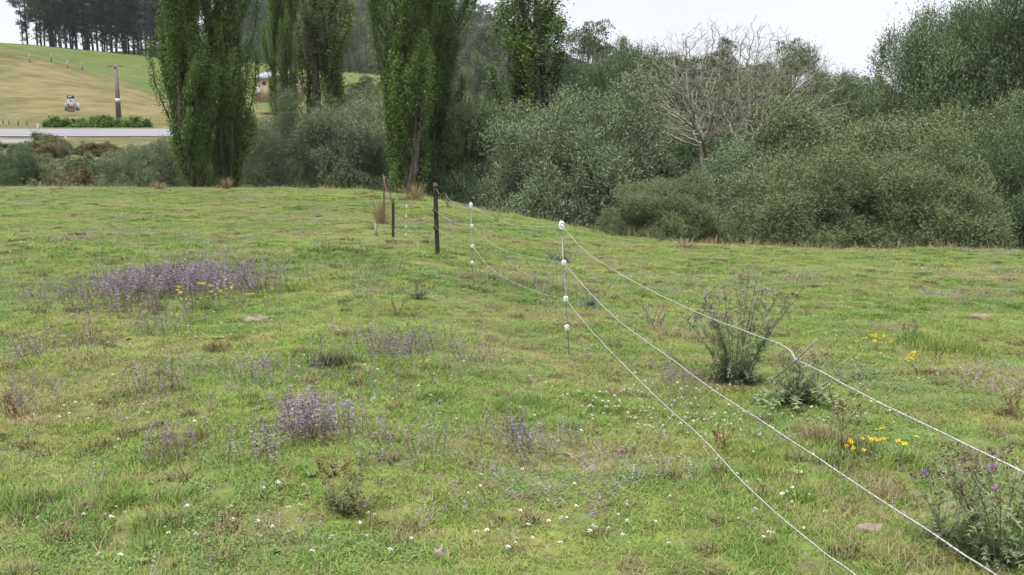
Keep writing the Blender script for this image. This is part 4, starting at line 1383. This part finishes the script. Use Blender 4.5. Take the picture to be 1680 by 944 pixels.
def thistle(name, label, base_px, hgt, width, n_stems, n_heads_purple, seed, rosette=8, mt='thistle', rl=0.22, cat='thistle'):
    r = np.random.default_rng(seed)
    g0 = ground(*base_px)
    t = thing(name, g0, label, cat)
    sm, lm = MB(), MB()
    heads = []
    for s in range(n_stems):
        a = r.random() * 6.28; f = r.random() ** 0.5 * 1.15
        tip = np.array([math.cos(a) * width / 2 * f, math.sin(a) * width / 2 * f * 0.8, hgt * r.uniform(0.6, 1.0) * (1.05 - 0.25 * f)])
        b = np.array([math.cos(a), math.sin(a), 0]) * width * 0.10 * r.random()
        mid = b * 0.6 + tip * 0.4 + np.array([0, 0, 0.06 * hgt])
        P = spline([b + [0, 0, -0.02], mid, tip], 5)
        tube(sm, P, np.linspace(0.0042, 0.0018, len(P)), 4, r.random(), cap=False)
        heads.append(tip)
        for k in range(int(16 * hgt / 0.5) + 4):
            q = P[int(r.integers(1, len(P) - 1))] + r.normal(size=3) * 0.004
            lobed_leaf(lm, q, np.array([r.normal(), r.normal(), 0.5 * r.normal() + 0.35]), r.uniform(0.05, 0.13), r.uniform(0.025, 0.055), 6, 0.25, r.random())
        for br in range(2):
            q = P[int(len(P) * r.uniform(0.5, 0.85))]
            e = q + np.array([r.normal() * 0.07, r.normal() * 0.07, r.uniform(0.05, 0.16)])
            tube(sm, np.array([q, q * 0.5 + e * 0.5 + [0, 0, -0.01], e]), [0.002, 0.0017, 0.0014], 3, r.random(), cap=False)
            heads.append(e)
            for k in range(3):
                lobed_leaf(lm, q * 0.5 + e * 0.5, r.normal(size=3) + [0, 0, 0.4], r.uniform(0.03, 0.06), 0.018, 4, 0.2, r.random())
    for k in range(rosette):
        a = k * 2.4 + r.random()
        lobed_leaf(lm, np.array([0, 0, 0.02]), np.array([math.cos(a), math.sin(a), r.uniform(0.3, 1.5)]), rl * r.uniform(0.6, 1.2), rl * 0.34, 9, 0.5, r.random())
    if n_stems:
        obj('stems', sm.mesh('stems', M['thistle']), t)
    o = obj('leaves', lm.mesh('leaves', M[mt]), t)
    order = r.permutation(len(heads))
    bm_, pm_ = MB(), MB()
    n = 26
    d = rdirs(n, np.random.default_rng(1)); d[:, 2] *= 0.8
    leaves(bm_, d * 0.006 + [0, 0, 0.008], d + [0, 0, 0.35], 0.010, 0.006, r=np.random.default_rng(4))
    d2 = unit(rdirs(30, np.random.default_rng(5)) * 0.55 + [0, 0, 1.0])
    leaves(pm_, d2 * 0.010 + [0, 0, 0.008], d2, 0.014, 0.0045, r=np.random.default_rng(6))
    bulb = bm_.mesh('flower_head', M['thistle_head']); tuft = pm_.mesh('tuft', M['thistle_purple'])
    for c, i in enumerate(order):
        h = obj('flower_head', bulb, t, heads[i]); h.rotation_euler = (r.normal() * 0.4, r.normal() * 0.4, r.random() * 6)
        sc_ = r.uniform(1.0, 1.8); h.scale = (sc_,) * 3
        if c < n_heads_purple:
            obj('tuft', tuft, h)
    return g0


thistle('thistle_plant', 'tall branching thistle with purple flower heads behind the top wire', (1205, 630), 1.05, 0.95, 30, 13, 3, 16, 'thistle', 0.3)
thistle('thistle_plant', 'leafy deep green thistle under the tied rod, right of the tall one', (1305, 660), 0.46, 0.42, 12, 0, 5, 40, 'thistle', 0.36)
thistle('thistle_plant', 'bushy thistle in the lower right corner with pink flower heads', (1640, 928), 0.55, 0.50, 15, 3, 8, 12, 'thistle', 0.18)
thistle('thistle_plant', 'spindly thistle with a single flower left of the corner thistle', (1545, 890), 0.24, 0.22, 3, 1, 12, 8, 'thistle', 0.14)
thistle('thistle_rosette', 'grey-green low thistle behind the nearest standard', (920, 431), 0.28, 0.55, 14, 0, 9, 20, 'teal', 0.26)
thistle('thistle_rosette', 'grey-green flat thistle right of the nearest standard', (968, 505), 0.16, 0.45, 8, 0, 10, 20, 'teal', 0.2)
thistle('leafy_weed', 'bright green leafy weed in the right pasture by yellow ragwort', (1490, 562), 0.14, 0.3, 5, 0, 13, 34, 'herb', 0.22, 'weed')
thistle('thistle_rosette', 'green thistle rosette left of the second standard', (685, 490), 0.16, 0.4, 7, 0, 14, 20, 'thistle', 0.2)
thistle('thistle_plant', 'young upright thistle at the field edge right of the black post', (736, 342), 0.55, 0.4, 5, 0, 15, 8, 'thistle', 0.3)
thistle('thistle_plant', 'lone young thistle at the field edge before the large willow', (815, 365), 0.6, 0.35, 5, 0, 16, 8, 'thistle', 0.3)


def ragwort(label, base_px, n, spread_px, hgt, seed):
    r = np.random.default_rng(seed)
    g0 = ground(*base_px)
    t = thing('ragwort_plant', g0, label, 'wildflowers', 'yellow ragwort plants')
    sm = MB(); w = spread_px / FPX * g0[1]
    fm_ = MB()
    nf = 34
    a = r.random(nf) * 6.28; q = np.sqrt(r.random(nf)) * 0.016
    c0 = np.stack([np.cos(a) * q, np.sin(a) * q, 0.006 * r.random(nf)], 1)
    leaves(fm_, c0, np.stack([np.cos(a * 3), np.sin(a * 3), 0.5 + 0 * a], 1), 0.010, 0.007, r=r)
    fl_ = fm_.mesh('flower_head', M['ragwort'])
    for i in range(n):
        a = r.random() * 6.28; f = r.random() ** 0.5
        X = g0[0] + math.cos(a) * f * w; Y = g0[1] + math.sin(a) * f * w * 0.9
        b = np.array([X, Y, tz(X, Y)]) - g0
        e = b + np.array([r.normal() * 0.03, r.normal() * 0.03, hgt * r.uniform(0.6, 1.1)])
        tube(sm, spline([b, b * 0.5 + e * 0.5 + r.normal(size=3) * 0.008, e], 4), 0.0018, 3, r.random(), cap=False)
        for k in range(6):
            lobed_leaf(sm, b + (e - b) * r.uniform(0.1, 0.8), r.normal(size=3) + [0, 0, 0.2], 0.05, 0.022, 4, 0.3, r.random())
        for hcount in range(int(r.integers(1, 4))):
            o = obj('flower_head', fl_, t, e + np.array([r.normal() * 0.022, r.normal() * 0.022, 0.004 * hcount]))
            o.rotation_euler = (r.normal() * 0.3, r.normal() * 0.3, r.random() * 6); s_ = r.uniform(0.6, 1.0); o.scale = (s_,) * 3
    obj('stems', sm.mesh('stems', M['herb']), t)


ragwort('yellow ragwort in the right pasture beside the bright leafy weed', (1450, 580), 9, 50, 0.14, 1)
ragwort('few yellow ragwort flowers right of the bright leafy weed', (1500, 605), 4, 18, 0.11, 7)
ragwort('yellow ragwort between top and middle wires in the right foreground', (1445, 745), 11, 60, 0.13, 2)
ragwort('yellow ragwort along the right edge of the largest pennyroyal patch', (345, 505), 14, 55, 0.22, 3)
ragwort('low yellow flowers right of the largest pennyroyal patch', (430, 500), 5, 25, 0.14, 4)
ragwort('far yellow ragwort beneath the right thicket', (1530, 445), 5, 30, 0.14, 5)
ragwort('tiny yellow flowers near the left edge of the far pasture', (30, 415), 6, 40, 0.12, 6)
ragwort('two yellow flowers near the pale dry pennyroyal patch', (690, 612), 2, 12, 0.08, 8)


def dock(label, base_px, hgt, n, seed, spread=0.12):
    r = np.random.default_rng(seed)
    g0 = ground(*base_px)
    t = thing('dock_plant', g0, label, 'weed', 'dead brown dock stalks')
    sm, lm = MB(), MB()
    for i in range(n):
        a = r.random() * 6.28
        e = np.array([math.cos(a) * spread * r.random(), math.sin(a) * spread * r.random(), hgt * r.uniform(0.6, 1.05)])
        b = np.array([r.normal() * 0.02, r.normal() * 0.02, -0.01])
        P = spline([b, b * 0.5 + e * 0.5 + r.normal(size=3) * 0.02, e], 5)
        tube(sm, P, np.linspace(0.003, 0.0013, len(P)), 4, r.random(), cap=False)
        k = 60
        f = r.uniform(0.35, 1, k)
        q = np.stack([np.interp(f, np.linspace(0, 1, len(P)), P[:, j]) for j in range(3)], 1) + r.normal(size=(k, 3)) * 0.004
        leaves(lm, q, rdirs(k, r), 0.013, 0.009, r=r)
    obj('stalks', sm.mesh('stalks', M['dock']), t)
    o = obj('seeds', lm.mesh('seeds', M['dock']), t); o['kind'] = 'stuff'


dock('brown dock stalks under the top wire right of the leafy thistle', (1385, 715), 0.30, 4, 1)
dock('brown dock stalks at the right edge of the pasture', (1665, 690), 0.24, 4, 2)
dock('reddish dead dock between nearest standard and tall thistle', (1075, 545), 0.28, 6, 3, 0.2)
dock('thin dead dock stalk left of the second standard', (655, 520), 0.26, 3, 4)
dock('dead dock stalk right of the bright leafy weed', (1535, 600), 0.20, 2, 5)
dock('low rusty dock left of the bottom wire, mid pasture', (1180, 735), 0.14, 4, 6)
dock('brown seed stalk rising behind the thin dark post', (642, 332), 0.85, 7, 7, 0.14)
dock('dead stalks at the left edge of the foreground', (25, 690), 0.2, 4, 8)
dock('small red-brown weed in the left foreground', (540, 778), 0.07, 4, 9)


def blades(mb, n, R, h0, h1, w, lean, seed, m=0, tone=(0, 1)):
    r = np.random.default_rng(seed)
    a = r.random(n) * 6.28; q = np.sqrt(r.random(n)) * R
    base = np.stack([np.cos(a) * q, np.sin(a) * q, np.full(n, -0.008)], 1)
    la = r.random(n) * 6.28; ln = lean * r.random(n)
    h = r.uniform(h0, h1, n)
    dv = np.stack([np.cos(la) * ln, np.sin(la) * ln, np.ones(n)], 1)
    s = np.stack([np.cos(la + 1.57 + r.normal(size=n) * .5), np.sin(la + 1.57 + r.normal(size=n) * .5), np.zeros(n)], 1) * (w / 2)
    mid = base + dv * (h * 0.55)[:, None] * np.array([0.7, 0.7, 1]); tip = base + dv * h[:, None] * np.array([1.35, 1.35, 0.93])
    V = np.stack([base - s, base + s, mid - s * .8, mid + s * .8, tip], 1).reshape(-1, 3)
    k = np.arange(n)[:, None] * 5
    mb.add(V, k + np.array([0, 1, 3, 2]), k + np.array([2, 3, 4]), np.repeat(r.uniform(tone[0], tone[1], n), 5), m)


def tuft_patch(name, label, base_px, R, h0, h1, n, seed, mt, w=0.004, lean=1.0, cat='grass clump'):
    """uneven patch of upright blades, thinning outwards"""
    g0 = ground(*base_px); r = np.random.default_rng(seed)
    mb = MB()
    for k in range(6):
        c = r.normal(size=2) * R * 0.45
        m2 = MB(); blades(m2, n // 6, R * r.uniform(0.35, 0.7), h0, h1 * r.uniform(0.7, 1.1), w, lean, seed * 10 + k)
        V = np.concatenate(m2.V); V[:, 0] += c[0]; V[:, 1] += c[1]
        V[:, 2] += terrain(g0[0] + V[:, 0], g0[1] + V[:, 1]) - g0[2]
        mb.add(V, m2.Q[0], m2.T[0], np.concatenate(m2.R))
    tag(obj(name, mb.mesh(name, M[mt]), None, g0), label, cat)


def clump(name, label, base_px, H, R, n, seed, mt, w=0.006, cat='grass clump', spread=0.6):
    g0 = ground(*base_px)
    me = grass_clump(H, R, n, seed, M[mt], w, 0.5, spread)
    o = obj(name, me, None, g0)
    tag(o, label, cat)


clump('rush_clump', 'tall straw-coloured grass clump left of the thin dark post', (626, 368), 0.75, 0.55, 130, 1, 'straw', 0.010, spread=0.5)
clump('dry_grass_clump', 'dry grass clump at the foot of the central poplars', (680, 330), 0.75, 0.9, 170, 2, 'straw', 0.012)
clump('dry_grass_clump', 'dry grass clump at the foot of the leftmost poplar', (372, 312), 0.7, 0.6, 130, 3, 'straw', 0.016)
clump('dry_grass_clump', 'dry grass clump on the far left field edge', (262, 312), 0.5, 0.6, 110, 4, 'straw', 0.016)
clump('dry_grass_clump', 'brown grass clump at the field edge below the silvery thicket', (1125, 408), 0.30, 0.8, 160, 5, 'straw', 0.010)
clump('dry_grass_clump', 'brown grass clump at the field edge left of the low silvery willow', (985, 382), 0.6, 0.45, 240, 6, 'straw', 0.010)
tuft_patch('long_grass_clump', 'dark tussock in the middle left pasture', (556, 598), 0.18, 0.06, 0.20, 420, 7, 'weed', 0.005)
thistle('weed_rosette', 'dark brown-green leafy weed at the bottom left of centre', (560, 845), 0.07, 0.22, 7, 0, 21, 14, 'weed', 0.09, 'weed')
tuft_patch('long_grass_clump', 'small dark tuft right of the largest pennyroyal patch', (355, 578), 0.12, 0.04, 0.13, 220, 9, 'dock', 0.004)
tuft_patch('long_grass_clump', 'lush tall green grass in the right pasture', (1550, 565), 0.55, 0.05, 0.16, 2600, 10, 'grass', 0.004)
tuft_patch('long_grass_clump', 'dry grass mound under the middle wire', (1330, 715), 0.20, 0.04, 0.15, 700, 11, 'straw', 0.0032, 1.4)
tuft_patch('long_grass_clump', 'lush green tuft beside the corner thistle', (1490, 765), 0.13, 0.04, 0.10, 500, 12, 'grass', 0.0035)
tuft_patch('long_grass_clump', 'brown tuft under the middle wire near the bottom', (1455, 815), 0.10, 0.03, 0.11, 340, 13, 'straw', 0.003, 1.4)
tuft_patch('long_grass_clump', 'dry tuft at the left edge of the brown pennyroyal clump', (140, 560), 0.16, 0.05, 0.18, 260, 14, 'straw', 0.004)
tuft_patch('long_grass_clump', 'dark weedy tuft under the top wire, right of the dry mound', (1400, 745), 0.20, 0.04, 0.14, 500, 15, 'weed', 0.004, 1.3)
tuft_patch('long_grass_clump', 'dry matted tuft between tall thistle and middle wire', (1140, 560), 0.25, 0.04, 0.15, 600, 16, 'straw', 0.004, 1.4)

# bare earth scrapes
def scrape(label, base_px, w, seed):
    r = np.random.default_rng(seed)
    g0 = ground(*base_px)
    mb = MB(); n = 16
    V = [(0, 0, 0.012)]
    for q, h in ((0.45, 0.018), (0.8, 0.012), (1.1, -0.03)):
        for k in range(n):
            a = k * 2 * math.pi / n; s_ = q * w / 2 * r.uniform(0.6, 1.3)
            V.append((math.cos(a) * s_, math.sin(a) * s_ * 0.7, h + r.normal() * 0.008))
    T = [(0, 1 + k, 1 + (k + 1) % n) for k in range(n)]
    Q = [(1 + i * n + k, 1 + (i + 1) * n + k, 1 + (i + 1) * n + (k + 1) % n, 1 + i * n + (k + 1) % n) for i in range(2) for k in range(n)]
    mb.add(np.array(V), Q, T)
    o = obj('earth_clod', mb.mesh('earth_clod', M['earth']), None, g0 + [0, 0, 0.01]); tag(o, label, 'clod')


scrape('brown earth clod near the bottom right, between middle and bottom wires', (1425, 872), 0.13, 1)
scrape('flat pale clod left of centre behind the pale dry pennyroyal', (420, 526), 0.30, 2)
scrape('brown clod at the bottom of the foreground, left of centre', (725, 915), 0.07, 3)
scrape('pale clod in the right pasture', (1608, 521), 0.26, 4)

# ------------------------------------------------------------------ turf: instanced tufts
TUFTS = bpy.data.collections.new('tuft_sources')


def src(i, me):
    o = bpy.data.objects.new('tuft_source_%02d' % i, me); TUFTS.objects.link(o)


for i in range(4):      # 0-3 short fresh sward with a few dry blades
    mb = MB(); blades(mb, 90, 0.10, 0.014, 0.042, 0.0036, 1.3, 100 + i); blades(mb, 10, 0.10, 0.012, 0.05, 0.0028, 1.8, 110 + i, 1)
    src(i, mb.mesh('tuft', [M['grass'], M['straw']]))
for i in range(2):      # 4-5 dry matted sward
    mb = MB(); blades(mb, 40, 0.10, 0.015, 0.045, 0.0035, 1.6, 120 + i, 0, (0.5, 1)); blades(mb, 50, 0.10, 0.015, 0.055, 0.003, 1.9, 130 + i, 1)
    src(4 + i, mb.mesh('tuft', [M['grass'], M['straw']]))
for i in range(2):      # 6-7 clover and small herbs
    mb = MB(); r = np.random.default_rng(140 + i); n = 60
    a = r.random(n) * 6.28; q = np.sqrt(r.random(n)) * 0.10
    P = np.stack([np.cos(a) * q, np.sin(a) * q, r.uniform(0.01, 0.035, n)], 1)
    leaves(mb, P, np.stack([np.cos(a * 5), np.sin(a * 5), r.normal(size=n) * 0.25], 1), r.uniform(0.008, 0.015, n), r.uniform(0.007, 0.012, n), mid=0.6, r=r,
           S=unit(np.stack([-np.sin(a * 5), np.cos(a * 5), r.normal(size=n) * 0.25], 1)))
    blades(mb, 60, 0.10, 0.015, 0.045, 0.0033, 1.2, 150 + i, 1)
    src(6 + i, mb.mesh('tuft', [M['herb'], M['grass']]))
for i in range(2):      # 8-9 longer grass
    mb = MB(); blades(mb, 80, 0.07, 0.035, 0.085, 0.0038, 1.0, 160 + i, 0, (0, 0.7)); blades(mb, 14, 0.07, 0.04, 0.10, 0.0025, 1.0, 170 + i, 1)
    src(8 + i, mb.mesh('tuft', [M['grass'], M['straw']]))
# 10 rough weed tuft, 11 flat broad-leaved rosette
mb = MB(); blades(mb, 60, 0.06, 0.03, 0.09, 0.005, 1.2, 180, 0); blades(mb, 40, 0.06, 0.03, 0.10, 0.003, 1.3, 181, 1); src(10, mb.mesh('tuft', [M['weed'], M['dock']]))
mb = MB(); r = np.random.default_rng(182)
for k in range(16):
    a = k * 2.4
    leaves(mb, np.array([[0, 0, 0.01]]), np.array([[math.cos(a), math.sin(a), r.uniform(0.15, 0.7)]]), r.uniform(0.025, 0.055), 0.016, r=r, S=np.array([[-math.sin(a), math.cos(a), 0.0]]))
src(11, mb.mesh('tuft', [M['herb']]))
for i in range(2):      # 12-13 stray pennyroyal sprigs and brown stalks
    mb = MB(); r = np.random.default_rng(190 + i); n = 7
    pos = np.concatenate([r.normal(size=(n, 2)) * 0.06, np.zeros((n, 1))], 1)
    for k, part in enumerate(PEN[i]):
        replicate(mb, part[0], part[1], part[2], pos, r.random(n) * 6, r.uniform(0.3, 0.75, n), r.normal(size=(n, 2)) * 0.4, r.random(n), k)
    blades(mb, 60, 0.09, 0.012, 0.05, 0.003, 1.7, 192 + i, 2)
    src(12 + i, mb.mesh('tuft', [M['pstem'], M['pflower'], M['straw']]))

PX, PY, SXY = [], [], []
for r0, r1, dens, sxy in ((1.0, 4.0, 230, 1.0), (4.0, 8.0, 190, 1.05), (8, 16, 105, 1.3), (16, 30, 50, 1.8), (30, 54, 26, 2.5)):
    A_ = math.radians(38)
    n = int(A_ * (r1 * r1 - r0 * r0) * dens)
    rr_ = np.sqrt(rng.uniform(r0 * r0, r1 * r1, n)); az = rng.uniform(-A_, A_, n)
    PX.append(rr_ * np.sin(az)); PY.append(rr_ * np.cos(az)); SXY.append(np.full(n, sxy))
PX, PY, SXY = np.concatenate(PX), np.concatenate(PY), np.concatenate(SXY)
u_, d_ = to_ud(PX, PY)
keep = d_ < edge_d(u_) + 3.0
PX, PY, SXY, d_ = PX[keep], PY[keep], SXY[keep], d_[keep]
n = len(PX)
PZ = terrain(PX, PY)
dry = 0.6 * vnoise(PX / 1.3, PY / 1.3, 31) + 0.4 * vnoise(PX / 0.35, PY / 0.35, 32)
xf = np.interp(PY, [0, s1[1], s2[1], bp[1], 30], [s1[0] + 0.07 * s1[1], s1[0], s2[0], bp[0], bp[0] - 3.2])
worn = np.exp(-((PX - xf + 0.5) / 0.42) ** 2); rough = np.exp(-((PX - xf - 0.6) / 0.5) ** 2)
dry = dry + 0.17 * worn + 0.07 * rough
lush = 0.6 * vnoise(PX / 2.1, PY / 2.1, 33) + 0.4 * vnoise(PX / 0.5, PY / 0.5, 34)
herb = vnoise(PX / 0.6, PY / 0.6, 35)
idx = rng.integers(0, 4, n)
rr_ = rng.random(n)
idx = np.where((dry > 0.57) & (rr_ < 0.7), rng.integers(4, 6, n), idx)
idx = np.where((herb > 0.60) & (rr_ < 0.4), rng.integers(6, 8, n), idx)
idx = np.where((lush > 0.62) & (rr_ < 0.5), rng.integers(8, 10, n), idx)
idx = np.where(rng.random(n) < 0.024, 10, idx)
idx = np.where(rng.random(n) < 0.10 * np.clip(vnoise(PX / 1.6, PY / 1.6, 36) * 2.4 - 1.1, 0.04, 1), rng.integers(12, 14, n), idx)
idx = np.where(rng.random(n) < 0.006, 11, idx)
lush = lush - 0.15 * worn
hz = rng.uniform(0.6, 1.1, n) * (0.58 + 0.6 * lush) * (1 - 0.35 * worn) * (1 + 0.3 * rough)
sxy = SXY * rng.uniform(0.8, 1.2, n)
me = bpy.data.meshes.new('grass')
me.vertices.add(n)
me.vertices.foreach_set('co', np.stack([PX, PY, PZ], 1).astype(np.float32).ravel())
for nm, ty, val in (('rot', 'FLOAT_VECTOR', np.stack([rng.normal(size=n) * 0.06, rng.normal(size=n) * 0.06, rng.random(n) * 6.28], 1)),
                    ('scl', 'FLOAT_VECTOR', np.stack([sxy, sxy, hz], 1)), ('idx', 'INT', idx)):
    at_ = me.attributes.new(nm, ty, 'POINT')
    if ty == 'INT':
        at_.data.foreach_set('value', val.astype(np.int32))
    else:
        at_.data.foreach_set('vector', val.astype(np.float32).ravel())
gr = obj('grass', me)
gr['kind'] = 'stuff'; gr['label'] = 'short grazed grass covering the pasture'; gr['category'] = 'grass'
ng = bpy.data.node_groups.new('turf_scatter', 'GeometryNodeTree')
ng.interface.new_socket('Geometry', in_out='INPUT', socket_type='NodeSocketGeometry')
ng.interface.new_socket('Geometry', in_out='OUTPUT', socket_type='NodeSocketGeometry')
gi = ng.nodes.new('NodeGroupInput'); go = ng.nodes.new('NodeGroupOutput')
iop = ng.nodes.new('GeometryNodeInstanceOnPoints')
ci = ng.nodes.new('GeometryNodeCollectionInfo')
ci.inputs['Collection'].default_value = TUFTS
ci.inputs['Separate Children'].default_value = True
ci.inputs['Reset Children'].default_value = True
iop.inputs['Pick Instance'].default_value = True


def named(nm, ty):
    a = ng.nodes.new('GeometryNodeInputNamedAttribute'); a.data_type = ty; a.inputs['Name'].default_value = nm
    return a.outputs['Attribute']


ng.links.new(gi.outputs[0], iop.inputs['Points'])
ng.links.new(ci.outputs[0], iop.inputs['Instance'])
ng.links.new(named('idx', 'INT'), iop.inputs['Instance Index'])
ng.links.new(named('rot', 'FLOAT_VECTOR'), iop.inputs['Rotation'])
ng.links.new(named('scl', 'FLOAT_VECTOR'), iop.inputs['Scale'])
ng.links.new(iop.outputs[0], go.inputs[0])
md = gr.modifiers.new('turf', 'NODES'); md.node_group = ng

# ragged dry grass along the field edge
mb = MB(); r = np.random.default_rng(71)
us = r.uniform(-150, 1850, 5200)
de = edge_d(us) + r.uniform(-1.6, 2.2, len(us))
X = (us - 840) / FPX / 0.985 * de; Y = de
ok = vnoise(X / 1.3, Y / 1.3, 41) * 0.6 + vnoise(X / 0.4, Y / 0.4, 42) * 0.4 > np.where(us < 720, 0.40, 0.48)
X, Y = X[ok], Y[ok]; n = len(X)
Z = terrain(X, Y)
leaves(mb, np.stack([X, Y, Z], 1), np.stack([r.normal(size=n) * .55, r.normal(size=n) * .4, np.ones(n)], 1), r.uniform(0.08, 0.42, n) * r.uniform(0.5, 1, n), r.uniform(0.008, 0.02, n), r=r, S=np.tile([1.0, 0, 0], (n, 1)))
o = obj('edge_grass', mb.mesh('edge_grass', M['straw'])); tag(o, 'dry seeding grass along the far edge of the pasture', 'grass', None, 'stuff')

# ------------------------------------------------------------------ thin haze in the air
mb = MB(); box(mb, (0, 200, 58), (3900, 3700, 150))
hm, N, L, out = new_mat('haze_air')
v = N.new('ShaderNodeVolumePrincipled')
v.inputs['Color'].default_value = (0.82, 0.86, 0.92, 1)
v.inputs['Density'].default_value = 0.0001
v.inputs['Anisotropy'].default_value = 0.2
L.new(v.outputs[0], out.inputs['Volume'])
hz_ = obj('haze', mb.mesh('haze', hm)); hz_['kind'] = 'stuff'; hz_['label'] = 'thin pale haze in the damp air'
